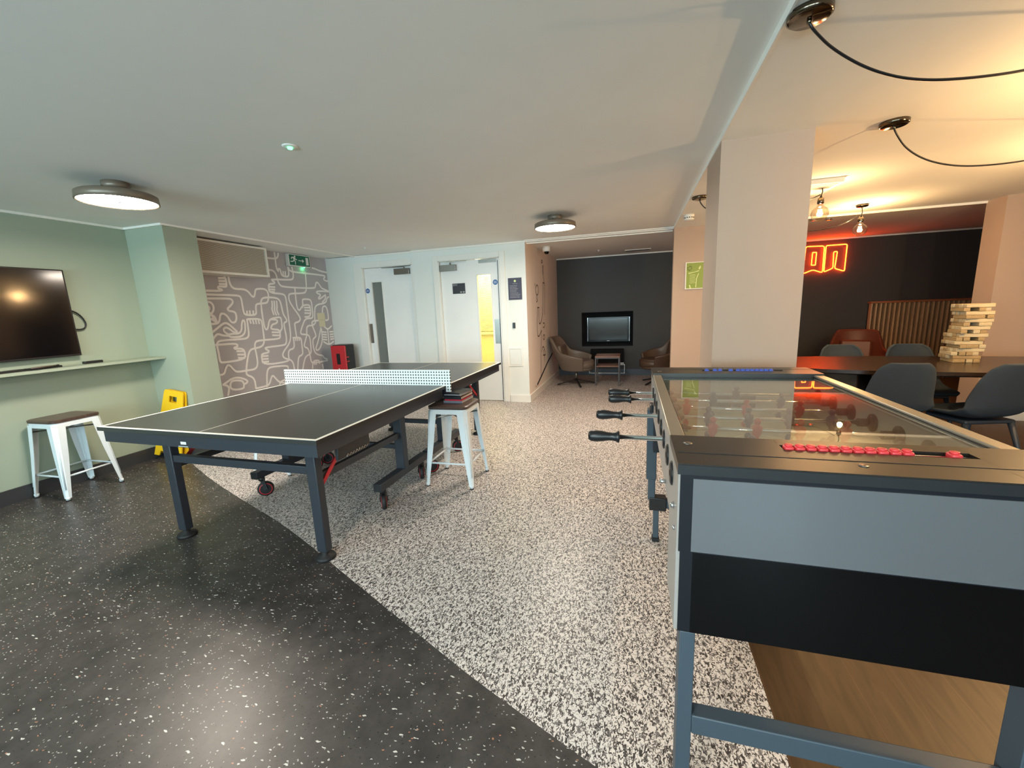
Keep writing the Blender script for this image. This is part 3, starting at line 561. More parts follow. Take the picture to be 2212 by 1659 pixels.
# ================================================================== WALL AND CEILING FITTINGS
# notice plaque
b = MB().m('navy').box(-1.664, -1.472, 5.617, 5.625, 1.447, 1.742, 0.002)
b.m('poster_light').cyl((-1.566, 5.617, 1.70), (-1.566, 5.6155, 1.70), 0.016, seg=24, smooth=False).m('sign_text')
random.seed(4)
rows = [(1.664, -1.60, -1.53)]+[(1.636-i*0.0195, -1.64, -1.64+random.uniform(0.09, 0.15)) for i in range(9)]
for z, x0, x1 in rows:
    x = x0
    while x < x1:
        w = random.uniform(0.006, 0.018); b.box(x, min(x+w, x1), 5.6162, 5.617, z-0.0022, z+0.0022); x += w+0.004
tag(b.build('notice_plaque'), 'tall navy notice plaque with round emblem, right of the two white doors', 'sign')
b = MB().m('black').box(-1.62, -1.583, 5.605, 5.625, 1.055, 1.135, 0.004).m('sign_white').box(-1.618, -1.585, 5.612, 5.625, 1.042, 1.054)
tag(b.build('access_reader'), 'small black door access reader on white wall below the navy plaque', 'card reader')
b = MB().m('white_gloss').box(-1.702, -1.682, 5.613, 5.625, 0.52, 0.785).box(-1.512, -1.492, 5.613, 5.625, 0.52, 0.785).box(-1.682, -1.512, 5.613, 5.625, 0.52, 0.54).box(-1.682, -1.512, 5.613, 5.625, 0.765, 0.785)
hb = b.build('access_hatch'); tag(hb, 'square white access hatch low on the wall under the card reader', 'access panel')
MB().m('white_wall').box(-1.680, -1.514, 5.617, 5.625, 0.543, 0.762).build('hatch_door', hb)
# grille of the air unit on the mural wall
g = thing('air_conditioning_unit', 'cream louvred air unit high on the mural wall under the ceiling', 'air conditioner', (-4.654, 3.2, 1.843))
X = 0.234
b = MB().m('grille').box(0.001, X-0.012, 0.0, 1.12, 0.0, 0.352).m('dark_steel').box(X-0.012, X-0.0105, 0.022, 1.098, 0.022, 0.33).build('housing', g)
b = MB().m('lip').box(X-0.012, X+0.012, 0, 1.12, 0, 0.022).box(X-0.012, X+0.012, 0, 1.12, 0.330, 0.352).box(X-0.012, X+0.012, 1.098, 1.12, 0.022, 0.330).box(X-0.012, X+0.012, 0, 0.022, 0.022, 0.330).build('grille_frame', g)
b = MB().m('grille')
for i in range(32): b.hexa([(X-0.010, 0.022, 0.024+i*0.0096), (X+0.004, 0.022, 0.0235+i*0.0096), (X+0.004, 1.098, 0.0235+i*0.0096), (X-0.010, 1.098, 0.024+i*0.0096), (X-0.010, 0.022, 0.030+i*0.0096), (X+0.004, 0.022, 0.0275+i*0.0096), (X+0.004, 1.098, 0.0275+i*0.0096), (X-0.010, 1.098, 0.030+i*0.0096)])
b.build('louvres', g)
# exit sign
e = thing('exit_sign', 'green running man exit sign box on the mural wall', 'exit sign', (-4.654, 4.86, 2.045))
MB().m('sign_white').box(0.001, 0.058, 0, 0.40, 0, 0.165, 0.003).build('case', e)
b = MB().m('exit_green').box(0.058, 0.060, 0.012, 0.388, 0.012, 0.153).m('sign_white')
f = lambda u, v, d: (0.060+d, u, v)
def P_(b, pts): b.prism(pts, f, 0.0, 0.0012)
P_(b, [(0.315, 0.03), (0.365, 0.03), (0.365, 0.135), (0.315, 0.135)])
P_(b, [(0.175, 0.078), (0.255, 0.078), (0.255, 0.088), (0.175, 0.088)]); P_(b, [(0.248, 0.058), (0.282, 0.083), (0.248, 0.108)])
P_(b, [(0.10, 0.125), (0.112, 0.119), (0.124, 0.125), (0.128, 0.136), (0.12, 0.146), (0.108, 0.146), (0.10, 0.138)])
for a in ([(0.075, 0.118), (0.11, 0.120), (0.095, 0.08)], [(0.095, 0.08), (0.065, 0.062), (0.03, 0.060)], [(0.098, 0.082), (0.115, 0.06), (0.112, 0.025)], [(0.075, 0.118), (0.055, 0.115), (0.045, 0.098)], [(0.108, 0.118), (0.12, 0.095), (0.140, 0.092)]): b.ribbon(a, 0.014, f, 0.0014)
P_(b, [(0.075, 0.123), (0.112, 0.120), (0.106, 0.076), (0.088, 0.076)])
b.build('sign_face', e, fix=False)
MB().m('led_green').box(0.03, 0.045, 0.285, 0.300, -0.008, 0.0).build('indicator_light', e)
point('exit_sign_indicator', (-4.625, 5.153, 2.028), 0.05, (0.1, 1.0, 0.35), 0.004)
# notes taped on mural
b = MB().m('cream').box(-4.654, -4.652, 5.34, 5.50, 1.28, 1.385); tag(b.build('taped_notice'), 'small cream paper notice taped to the mural near the door corner', 'notice')
b = MB().m('cream').box(-4.654, -4.6515, 5.36, 5.49, 1.175, 1.275); tag(b.build('taped_notice'), 'small cream paper note taped directly below another on the mural', 'notice')
# dome camera, detectors, small spots
c = thing('security_camera', 'white dome security camera under the alcove ceiling', 'security camera', (-1.255, 6.33, H))
MB().m('white_gloss').lathe([(0, 0), (0.058, 0), (0.06, -0.03), (0.056, -0.068), (0.03, -0.072), (0, -0.072)]).build('housing', c)
MB().m('black_gloss').lathe([(0.036, -0.072), (0.034, -0.09), (0.022, -0.105), (0, -0.11)]).build('dome', c)
c = thing('smoke_detector', 'white smoke detector on the ceiling beside the pillar', 'smoke detector', (0.535, 4.78, HR))
MB().m('white_gloss').lathe([(0, 0), (0.05, 0), (0.05, -0.018), (0.044, -0.022), (0.044, -0.034), (0.050, -0.036), (0.046, -0.05), (0.02, -0.056), (0, -0.056)]).build('housing', c)
b = MB().m('black')
for i in range(12): t = i*PI/6; b.obox((0.0445*math.cos(t), 0.0445*math.sin(t), -0.029), (0.003, 0.012, 0.008), Matrix.Rotation(t, 3, 'Z'))
b.build('vent_slot', c)
c = thing('emergency_light', 'small ceiling emergency light with green indicator', 'emergency light', (-1.754, 1.965, H))
MB().m('white_gloss').lathe([(0, 0), (0.038, 0), (0.038, -0.003), (0.03, -0.006), (0, -0.006)], seg=32).build('rim', c)
MB().m('led_green').lathe([(0, -0.006), (0.014, -0.006), (0.012, -0.014), (0, -0.017)]).build('indicator_light', c)
for (x, y, lab) in ((-3.456, 5.0, 'tiny white ceiling sprinkler near the left white door'), (-0.559, 7.19, 'tiny white ceiling sprinkler in front of the dark alcove wall')):
    tag(MB().m('white_gloss').lathe([(0, 0), (0.022, 0), (0.02, -0.005), (0.008, -0.006), (0.008, -0.02), (0.014, -0.022), (0, -0.023)], (x, y, H)).build('sprinkler'), lab, 'sprinkler', 'ceiling sprinklers')
b = MB().m('grille').box(-0.15, 0.27, 7.46, 7.60, H-0.012, H, 0.002).m('black')
for i in range(6): b.box(-0.13, 0.25, 7.475+i*0.02, 7.483+i*0.02, H-0.0135, H-0.012)
tag(b.build('ceiling_vent'), 'slim slotted vent in the alcove ceiling above the screen', 'vent')
b = MB().m('white_gloss').box(1.02, 1.50, 3.86, 4.26, HR-0.035, HR, 0.006).m('grille')
for i in range(14): b.box(1.05, 1.47, 3.885+i*0.025, 3.897+i*0.025, HR-0.038, HR-0.035)
tag(b.build('ceiling_vent'), 'square white vent on the ceiling behind the lit globe bulb', 'vent')
for x, y, lab in ((2.188, 5.944, 'small ceiling spot fitting nearer the second bulb cord'), (2.02, 5.9, 'small ceiling spot fitting behind the brighter globe bulb')):
    tag(MB().m('chrome').lathe([(0, 0), (0.03, 0), (0.03, -0.02), (0.02, -0.024), (0, -0.02)], (x, y, H)).build('ceiling_spot'), lab, 'spotlight', 'lounge ceiling spots')
# flush ceiling lamps
def ceil_lamp(loc, label, tilt=0.0):
    r = thing('ceiling_lamp', label, 'ceiling lamp', loc, 0, 'round ceiling lamps')
    MB().m('dark_steel').lathe([(0, 0), (0.07, 0), (0.07, -0.045), (0, -0.045)], seg=32).build('canopy', r)
    MB().m('dark_steel').lathe([(0, -0.070), (0.19, -0.070), (0.203, -0.078), (0.206, -0.121), (0.199, -0.123), (0.195, -0.118), (0.19, -0.114), (0.0, -0.114)], seg=64).build('drum', r)
    MB().m('lamp_on').lathe([(0, -0.117), (0.194, -0.117)], seg=64).build('diffuser', r)
    b = MB().m('dark_steel')
    for k in range(3): t = k*2*PI/3+0.4; b.cyl((0.05*math.cos(t), 0.05*math.sin(t), -0.02), (0.13*math.cos(t), 0.13*math.sin(t), -0.072), 0.003, seg=6)
    b.cyl((0, 0, -0.045), (0, 0, -0.072), 0.02)
    b.build('bracket', r); MB().m('black').cyl((0, 0, -0.1175), (0, 0, -0.121), 0.011, seg=16).build('screw_cap', r); return r
lampA = ceil_lamp((-3.17, 2.01, H), 'lit round ceiling lamp above the wall television')
lampB = dup(lampA, (-0.758, 4.29, H), 0, 'lit round ceiling lamp in front of the alcove')
lamp_added = dup(lampA, (-0.80, -0.9, H), 0, 'extra lit round ceiling lamp added behind the viewpoint')  # unseen extra lamp, added to help light the room

# ---------------------------------------------------------------- swagged bulb pendants on the right
def rose(loc, label, pts, bulb=None, r=0.062, power=1.0):
    t = thing('pendant_light', label, 'pendant light', loc, 0, 'swagged globe bulb pendants')
    L = Vector(loc)
    MB().m('nickel').lathe([(0, 0), (r, 0), (r, -0.016), (r*0.86, -0.022), (0, -0.022)], seg=40).cyl((0, 0, -0.02), (0, 0, -0.034), 0.007).build('ceiling_rose', t)
    P = [Vector(p)-L for p in pts]
    MB().m('black').tube(chaikin([tuple(p) for p in P], 3), 0.0042, 8).build('cord', t)
    if bulb:
        c = Vector(bulb)-L
        MB().m('nickel').lathe([(0, 0.135), (0.008, 0.132), (0.012, 0.118), (0.022, 0.112), (0.023, 0.075), (0.018, 0.07), (0, 0.07)], c, 20).build('lamp_holder', t)
        MB().m('bulb_glass').lathe([(0.017, 0.075), (0.019, 0.058), (0.034, 0.045), (0.052, 0.028), (0.060, 0.004), (0.058, -0.018), (0.044, -0.042), (0.02, -0.056), (0, -0.059)], c, 32).build('bulb', t)
        b = MB().m('filament')
        for k in range(4): a = k*PI/2; b.cyl(c+Vector((0.012*math.cos(a), 0.012*math.sin(a), 0.03)), c+Vector((0.014*math.cos(a), 0.014*math.sin(a), -0.022)), 0.0022, seg=6)
        b.build('filament', t)
        point('bulb_light', Vector(bulb)+Vector((0, 0, 0.0)), BULB_POWER*power, (1.0, 0.66, 0.32), 0.022)
    return t
b1 = (1.405, 4.0, 1.965); b2 = (2.146, 5.1, 1.955); b3 = (2.05, 2.15, 1.80); b4 = (2.85, 3.35, 1.80)
rose((0.516, 1.675, HR), 'near ceiling rose above the foosball table with a cord swagging out right', [(0.516, 1.675, HR-0.03), (0.53, 1.68, 2.14), (0.61, 1.74, 2.10), (0.74, 1.79, 2.04), (0.88, 1.83, 2.005), (1.05, 1.87, 2.00), (1.25, 1.93, 2.02), (1.6, 2.03, 2.09), (2.05, 2.15, 2.17)])
rose((1.281, 2.80, HR), 'second ceiling rose right of the pillar with cord swagging right', [(1.281, 2.80, HR-0.03), (1.30, 2.81, 2.13), (1.37, 2.86, 2.07), (1.49, 2.91, 2.01), (1.65, 2.96, 1.975), (1.83, 3.0, 1.97), (2.05, 3.06, 1.99), (2.4, 3.2, 2.08), (2.85, 3.35, 2.17)])
rose((0.53, 4.02, HR), 'small ceiling rose half hidden left of the pillar', [(0.53, 4.02, HR-0.03), (0.535, 4.02, 2.14), (0.57, 4.01, 2.09), (0.68, 4.0, 2.03), (0.85, 4.0, 2.0), (1.1, 4.0, 2.02), (1.33, 4.0, 2.075), (1.40, 4.0, 2.105)])
def hang(b, label, loc, power=1.0):
    return rose(loc, label, [(loc[0], loc[1], HR-0.03), (loc[0]+0.004, loc[1], HR-0.06), (b[0]+0.008, b[1], b[2]+0.16), (b[0], b[1], b[2]+0.13)], b, 0.05, power)
hang(b1, 'brighter lit globe bulb hanging close to the pillar', (1.412, 4.01, HR), 0.75)
hang(b2, 'farther lit globe bulb hanging in front of the dark wall', (2.15, 5.105, HR), 1.3)
hang(b3, 'lit globe bulb hanging above the near end of the dining area', (2.06, 2.15, HR), 3.1)
hang(b4, 'lit globe bulb hanging above the dining table right side', (2.86, 3.35, HR), 3.1)
b = MB().m('black').tube(chaikin([(2.112, 5.1, 2.086), (2.03, 5.1, 2.035), (1.92, 5.1, 1.993), (1.70, 5.1, 1.975), (1.4, 5.0, 2.0), (1.1, 4.9, 2.08), (0.9, 4.85, HR-0.01)], 3), 0.0042, 8)
tag(b.build('swag_cord'), 'thin black cord looping from the farther bulb behind the pillar', 'cord')

# ---------------------------------------------------------------- neon letters
n = thing('neon_sign', 'orange neon letters ON glowing on the dark lounge wall', 'neon sign', (2.65, 8.05, 1.69))
def neon(pts, name, rad=0.0075):
    q = [(x-2.65, -0.035, z-1.69) for x, z in pts]
    o = MB().m('neon').tube(q, rad, 8, closed=True).build(name, n)
def rc(P, k=0.035):
    """polygon with slightly cut corners"""
    out = []
    for i in range(len(P)):
        a, b_, c = Vector(P[i-1]), Vector(P[i]), Vector(P[(i+1) % len(P)])
        d1 = (a-b_); d2 = (c-b_); q = min(k, d1.length*.3, d2.length*.3)
        out += [tuple(b_+d1.normalized()*q), tuple(b_+(d1.normalized()+d2.normalized())*q*0.25), tuple(b_+d2.normalized()*q)]
    return out
neon(rc([(2.655, 1.693), (2.663, 2.118), (2.921, 2.110), (2.925, 1.693), (2.789, 1.748)], 0.03), 'letter_o')
neon(rc([(2.765, 2.02), (2.82, 2.018), (2.818, 1.82), (2.762, 1.822)], 0.005), 'letter_o_counter')
neon(rc([(2.944, 1.703), (2.944, 2.112), (3.228, 2.112), (3.224, 1.699), (3.088, 1.75), (3.105, 2.011), (3.055, 2.009), (3.064, 1.757)], 0.022), 'letter_n')
for x, z in ((2.70, 2.1), (2.88, 1.72), (2.96, 2.09), (3.2, 2.09), (3.2, 1.73)): MB().m('black').cyl((x-2.65, 0, z-1.69), (x-2.65, -0.03, z-1.69), 0.005, seg=8).build('standoff', n)

# ---------------------------------------------------------------- television on the left wall with its shelf
t = thing('television', 'large black wall television above the green shelf', 'television', (-4.591, 1.62, 1.085))
MB().m('black').box(0.012, 0.058, -0.50, 0.745, 0, 0.708, 0.004).build('case', t)
MB().m('screen').box(0.058, 0.0605, -0.488, 0.733, 0.016, 0.698).build('screen', t)
MB().m('tt_frame').box(0, 0.012, 0.0, 0.3, 0.2, 0.5).build('wall_bracket', t)
MB().m('black').tube(chaikin([(0.02, 0.72, 0.39), (0.02, 0.80, 0.36), (0.02, 0.845, 0.27), (0.02, 0.82, 0.215), (0.02, 0.74, 0.22)], 3), 0.006).build('cable', t)
s = MB().m('green').box(-4.593, -4.37, -3.59, 2.911, 0.986, 1.008, 0.002).build('wall_shelf'); tag(s, 'long sage green wall shelf under the large television', 'shelf')
b = MB().m('black').box(-4.55, -4.51, 2.36, 2.49, 1.0085, 1.030, 0.004); tag(b.build('remote_control'), 'small black remote lying alone on the green shelf', 'remote control')
for i, (x, y, z, rz, L, lab) in enumerate([(-4.48, 1.98, 1.0085, 0.10, 0.42, 'dark sound bar strip lying on the shelf under the television'), (-4.425, 1.42, 1.0085, -0.03, 0.5, 'dark flat magazine lying at the front of the shelf under the television')]):
    R = Matrix.Rotation(rz, 3, 'Z'); b = MB().m('black').obox((x, y, z+0.008), (0.06 if i == 0 else 0.10, L, 0.016), R, 0.002)
    tag(b.build('sound_bar' if i == 0 else 'magazine'), lab, 'speaker' if i == 0 else 'magazine')
for (x, y, rz, lab, m_) in [(-4.44, 2.08, 0.25, 'thin dark pen on the shelf, pointing at the corner', 'black'), (-4.425, 2.06, 0.32, 'second thin dark pen crossing beside it on the shelf', 'leather')]:
    R = Matrix.Rotation(rz, 3, 'Z'); d = R @ Vector((0, 0.09, 0))
    tag(MB().m(m_).cyl(Vector((x, y, 1.0295))-d, Vector((x, y, 1.0295))+d, 0.005, 0.004, 8).build('pen'), lab, 'pen')

# ================================================================== TABLE TENNIS TABLE
TT = thing('table_tennis_table', 'black table tennis table with white edge lines and perforated net', 'table tennis table', (-2.929, 1.519, 0), -0.01018)
W, L2 = 1.525, 1.365
def tt_half(y0, y1, end):
    b = MB().m('tt_top').box(0, W, y0, y1, 0.737, 0.7590)
    b.m('tt_line')
    z0, z1 = 0.7590, 0.7598
    b.box(0, 0.02, y0, y1, z0, z1).box(W-0.02, W, y0, y1, z0, z1)
    ye = (y0, y0+0.02) if end == 0 else (y1-0.02, y1)
    b.box(0.02, W-0.02, ye[0], ye[1], z0, z1).box(W/2-0.0018, W/2+0.0018, y0+0.02 if end == 0 else y0, y1 if end == 0 else y1-0.02, z0, z1)
    b.m('tt_edge').box(-0.0008, 0, y0, y1, 0.737, 0.757).box(W, W+0.0008, y0, y1, 0.737, 0.757)
    b.build('tabletop', TT)
    a = MB().m('tt_frame'); i = 0.018
    a.box(i, i+0.03, y0+i, y1-i, 0.668, 0.737).box(W-i-0.03, W-i, y0+i, y1-i, 0.668, 0.737)
    a.box(i+0.03, W-i-0.03, y0+i, y0+i+0.03, 0.668, 0.737).box(i+0.03, W-i-0.03, y1-i-0.03, y1-i, 0.668, 0.737)
    a.build('apron', TT)
tt_half(0, L2, 0); tt_half(L2+0.01, 2*L2+0.01, 1)
LX = (0.235, 1.295)
for s_, ly in ((0, 0.205), (1, 2.535)):
    for x in LX:
        g = MB().m('tt_frame').box(x-0.032, x+0.032, ly-0.025, ly+0.025, 0.045, 0.70, 0.006).build('leg', TT)
        MB().m('rubber').lathe([(0, 0.0), (0.052, 0.0), (0.055, 0.008), (0.048, 0.02), (0.02, 0.026), (0.02, 0.05), (0, 0.05)], (x, ly, 0)).build('foot', g)
    MB().m('tt_frame').box(LX[0]+0.032, LX[1]-0.032, ly-0.018, ly+0.018, 0.495, 0.54, 0.003).build('cross_bar', TT)
    # long side rails to the wheeled undercarriage
    yp = 1.04 if s_ == 0 else 1.70
    for x in LX:
        MB().m('tt_frame').bar((x, ly, 0.47), (x, yp, 0.46), 0.03, 0.04).build('side_rail', TT)
        xx = x+(0.02 if x > 1 else -0.02)
        MB().m('red').bar((xx, ly+0.005, 0.415), (xx, ly+(0.20 if s_ == 0 else -0.20), 0.575), 0.006, 0.022).bar((xx, ly+(0.20 if s_ == 0 else -0.20), 0.575), (xx, ly+(0.27 if s_ == 0 else -0.27), 0.68), 0.006, 0.018).build('folding_brace', TT)
        MB().m('tt_frame').box(x-0.035, x+0.035, yp-0.03, yp+0.03, 0.20, 0.70, 0.005).build('post', TT)
        by0, by1 = (0.715, 1.36) if s_ == 0 else (1.385, 2.03)
        MB().m('tt_frame').box(x-0.03, x+0.03, by0, by1, 0.155, 0.21, 0.004).m('rubber').box(x-0.027, x+0.027, by0-0.002, by0, 0.158, 0.207).build('base_rail', TT)
        for cy in ((by0+0.06, by1-0.06)):
            sw = (0.62 if x > 1 else -0.72) if s_ == 0 else -0.9
            R = Matrix.Rotation(sw, 3, 'Z'); dx = R @ Vector((1, 0, 0)); c = Vector((x, cy, 0.056)) + R @ Vector((0, 0.018, 0))
            w = MB().m('rubber').lathe([(0, -0.016), (0.040, -0.016), (0.052, -0.014), (0.056, -0.008), (0.056, 0.008), (0.052, 0.014), (0.040, 0.016), (0, 0.016)], c, 28, dx)
            w.build('caster_wheel', TT)
            k = MB().m('red').lathe([(0.039, -0.0165), (0.044, -0.0175), (0.044, 0.0175), (0.039, 0.0165)], c, 28, dx)
            k.m('black').bar(c+dx*0.022+Vector((0, 0, -0.004)), Vector((x, cy, 0.142))+dx*0.014, 0.004, 0.03).bar(c-dx*0.022+Vector((0, 0, -0.004)), Vector((x, cy, 0.142))-dx*0.014, 0.004, 0.03)
            k.cyl((x, cy, 0.125), (x, cy, 0.156), 0.022).build('caster_fork', TT)
    MB().m('tt_frame').box(LX[0]+0.035, LX[1]-0.035, yp-0.016, yp+0.016, 0.35, 0.385, 0.003).build('cross_bar', TT)
    # diagonal stay and corner bracket under each end
    for x in LX:
        q = MB().m('tt_edge').bar((x, ly+(0.05 if s_ == 0 else -0.05), 0.675), (x, ly+(0.45 if s_ == 0 else -0.45), 0.675), 0.06, 0.02)
        q.build('hinge_plate', TT)
MB().m('tt_edge').box(1.48, 1.50, 0.16, 0.42, 0.60, 0.668, 0.003).m('steel').tube([(1.50, 0.22+0.012*k, 0.60+0.012*(k % 2)) for k in range(16)], 0.003, 6).build('locking_spring', TT)
nt_ = MB().m('net').box(-0.02, W+0.045, L2-0.001, L2+0.011, 0.7605, 0.883).box(-0.03, -0.004, L2-0.001, L2+0.011, 0.712, 0.7605).box(W+0.004, W+0.045, L2-0.001, L2+0.011, 0.712, 0.7605).build('net', TT)
MB().m('sign_white').box(0.62, 0.66, 0.0165, 0.018, 0.685, 0.700).box(0.60, 0.67, 0.0165, 0.018, 0.672, 0.675).build('rating_sticker', TT)

# ================================================================== STOOLS
def make_stool(label, loc, rz, wood_=True):
    t = thing('bar_stool', label, 'stool', loc, rz, 'white metal stools with dark wooden seats')
    h = 0.158
    s = MB().m('stool_wood')
    def rr(hw, r, z, n=5):
        out = []
        for cx, cy, a0 in ((hw-r, hw-r, 0), (-hw+r, hw-r, PI/2), (-hw+r, -hw+r, PI), (hw-r, -hw+r, 3*PI/2)):
            for k in range(n+1): a = a0+k*PI/2/n; out.append((cx+r*math.cos(a), cy+r*math.sin(a), z))
        return out
    s.loft(rr(h, 0.045, 0.605), rr(h+0.002, 0.047, 0.624)); s.loft(rr(h+0.002, 0.047, 0.624), rr(h-0.008, 0.04, 0.630)); s.build('seat', t)
    f = MB().m('stool_white')
    o = rr(h-0.004, 0.045, 0.604); i_ = rr(h-0.008, 0.042, 0.604)
    f.loft(rr(h-0.002, 0.047, 0.568), rr(h-0.004, 0.045, 0.605)).build('seat_frame', t)
    for sx, sy in ((1, 1), (-1, 1), (-1, -1), (1, -1)):
        def sec(w, c, th, X, z):
            P = [(-w, 0), (-c, 0), (0, -c), (0, -w), (-th, -w), (-th, -c-th*0.4), (-c-th*0.4, -th), (-w, -th)]
            return [(sx*(X+p[0]), sy*(X+p[1]), z) for p in P]
        g = MB().m('stool_white')
        g.loft(sec(0.075, 0.026, 0.003, h-0.001, 0.590), sec(0.060, 0.022, 0.003, h+0.014, 0.35), caps=True)
        g.loft(sec(0.060, 0.022, 0.003, h+0.014, 0.35), sec(0.030, 0.012, 0.003, h+0.036, 0.022))
        # pressed rib down the corner
        g.tube([(sx*(h-0.008), sy*(h-0.008), 0.50), (sx*(h+0.003), sy*(h+0.003), 0.35), (sx*(h+0.026), sy*(h+0.026), 0.09)], 0.005, 6)
        lg = g.build('leg', t)
        c = h+0.022
        MB().m('stool_white').cyl((sx*c, sy*c, 0.008), (sx*c, sy*c, 0.03), 0.014, 0.016, 12).m('rubber').cyl((sx*c, sy*c, 0), (sx*c, sy*c, 0.008), 0.015, seg=12).build('foot', lg)
    q = h+0.018
    for a, b_ in (((q, q), (-q, q)), ((-q, q), (-q, -q)), ((-q, -q), (q, -q)), ((q, -q), (q, q))):
        MB().m('stool_white').cyl((a[0]*0.93, a[1]*0.93, 0.185), (b_[0]*0.93, b_[1]*0.93, 0.185), 0.0075, seg=10).build('foot_rail', t)
    br = MB().m('steel').cyl((h-0.02, h-0.02, 0.53), (-h+0.02, -h+0.02, 0.53), 0.006, seg=8).cyl((-h+0.02, h-0.02, 0.522), (h-0.02, -h+0.02, 0.522), 0.006, seg=8).build('cross_brace', t)
    return t
st = make_stool('white stool with dark seat against the green wall', (-4.375, 2.08, 0), 0.03)
st2 = dup(st, (-1.335, 2.885, 0), 0.02, 'white stool holding a pile of books beside the table tennis table')
st3 = dup(st, (-2.98, 2.84, 0), 0.0, 'white stool mostly hidden under the table tennis table')
# books on the second stool
bk = [('book_grey', 'book_white', 0.016, 0.155, 0.225, 0.03, 'pale grey book at the bottom of the stack on the stool'),
      ('book_red', 'book_red', 0.012, 0.14, 0.215, 0.05, 'red book second from the bottom of the stack on the stool'),
      ('book_black', 'book_white', 0.020, 0.145, 0.225, 0.02, 'thick black book in the middle of the stack on the stool'),
      ('book_black', 'book_white', 0.011, 0.135, 0.205, -0.03, 'thin black book above the thick one on the stool'),
      ('book_silver', 'book_silver', 0.005, 0.14, 0.23, 0.04, 'thin silver case near the top of the stack on the stool'),
      ('book_black', 'book_silver', 0.010, 0.13, 0.20, -0.06, 'black book topmost on the stack on the stool')]
z = 0.6305
for cov, pg, th, w, d, rz, lab in bk:
    R = Matrix.Rotation(rz-0.05, 3, 'Z'); c = Vector((-1.322, 2.955, z+th/2))
    b = MB().m(cov).obox(c+Vector((0, 0, th/2-0.001)), (w, d, 0.002), R).obox(c-Vector((0, 0, th/2-0.001)), (w, d, 0.002), R).obox(c-R @ Vector((0, d/2-0.001, 0)), (w, 0.002, th-0.004), R)
    if th > 0.006: b.m(pg).obox(c, (w-0.006, d-0.006, th-0.004), R)
    tag(b.build('book'), lab, 'book', 'stack of books on the stool'); z += th+0.0003

# yellow floor sign
ys = thing('wet_floor_sign', 'yellow folding wet floor sign beside the green column', 'floor sign', (-4.38, 2.80, 0.027), 0.10)
ys.rotation_euler = (-0.10, 0.17, 0.10)
def panel(sy):
    fn = lambda u, v, d: (u, sy*(0.030-0.022*v/0.66)+sy*d, v)
    b = MB().m('yellow')
    P = lambda pts: b.prism(pts, fn, 0, 0.012)
    P([(-0.155, 0), (-0.10, 0), (-0.085, 0.05), (0.085, 0.05), (0.10, 0), (0.155, 0), (0.118, 0.50), (-0.118, 0.50)])
    P([(-0.118, 0.50), (-0.045, 0.545), (-0.045, 0.605), (-0.107, 0.64)]); P([(0.118, 0.50), (0.107, 0.64), (0.045, 0.605), (0.045, 0.545)])
    P([(-0.118, 0.50), (0.118, 0.50), (0.045, 0.545), (-0.045, 0.545)])
    P([(-0.107, 0.64), (-0.045, 0.605), (0.045, 0.605), (0.107, 0.64), (0.095, 0.662), (-0.095, 0.662)])
    o = b.build('panel', ys)
    if sy < 0:
        fs = lambda u, v, d: (u, sy*(0.030-0.022*v/0.66)+sy*(0.012+d), v)
        MB().m('red').prism([(-0.06, 0.22), (0.06, 0.22), (0, 0.33)], fs, 0, 0.001).m('sign_white').prism([(-0.042, 0.23), (0.042, 0.23), (0, 0.31)], fs, 0.001, 0.0015).m('black').prism([(-0.07, 0.15), (0.07, 0.15), (0.07, 0.165), (-0.07, 0.165)], fs, 0, 0.001).build('warning_print', o)
panel(-1); panel(1)
# red and black equipment case in the far corner
rc_ = thing('equipment_case', 'red fronted black plastic case standing in the corner by the mural', 'equipment case', (-4.30, 5.36, 0), 0.0)
b = MB().m('black').box(-0.13, 0.13, -0.06, 0.14, 0.02, 0.895, 0.02, 3).m('rubber').box(-0.12, 0.12, -0.05, 0.13, 0, 0.02).build('body', rc_)
b = MB().m('red').box(-0.13, 0.13, -0.085, -0.061, 0.03, 0.885, 0.010, 3).build('front_shell', rc_)
MB().m('black').box(-0.035, 0.028, -0.0865, -0.0852, 0.60, 0.765).build('slot', rc_)
b = MB().m('sign_white')
for x in (-0.02, 0.012): b.box(x, x+0.018, -0.0862, -0.0852, 0.42+x, 0.52-x)
b.build('printed_mark', rc_)
b = MB().m('red').box(0.13, 0.136, -0.07, -0.02, 0.70, 0.715).box(0.13, 0.136, -0.07, -0.015, 0.635, 0.65).build('latch', rc_)

# ================================================================== FOOSBALL TABLE
FT = thing('foosball_table', 'glass topped foosball table with four black handles on its left side', 'foosball table', (0.10, 0.93, 0))
FW, FL = 0.735, 1.45
# local x 0..FW, y 0..FL
cabp = MB().m('foos_panel').box(0, 0.018, 0.0, FL, 0.765, 0.948).build('side_panel', FT)
MB().m('foos_panel').box(FW-0.018, FW, 0.0, FL, 0.765, 0.948).build('side_panel', FT)
b = MB().m('foos_border').box(0.018, FW-0.018, 0.0, 0.03, 0.765, 0.948).box(0.018, FW-0.018, FL-0.03, FL, 0.765, 0.948).box(0.018, FW-0.018, 0.03, FL-0.03, 0.765, 0.790).build('cabinet', FT)
b = MB().m('field').box(0.045, FW-0.045, 0.20, FL-0.20, 0.790, 0.797).m('sign_white')
b.box(0.045, FW-0.045, FL/2-0.002, FL/2+0.002, 0.797, 0.7975).tube([(FW/2+0.10*math.cos(t*PI/16), FL/2+0.10*math.sin(t*PI/16), 0.7972) for t in range(32)], 0.0012, 4, closed=True)
b.build('playfield', FT)
b = MB().m('field_wall').box(0.018, 0.045, 0.03, FL-0.03, 0.790, 0.945).box(FW-0.045, FW-0.018, 0.03, FL-0.03, 0.790, 0.945).box(0.045, FW-0.045, 0.19, 0.20, 0.790, 0.945).box(0.045, FW-0.045, FL-0.20, FL-0.19, 0.790, 0.945)
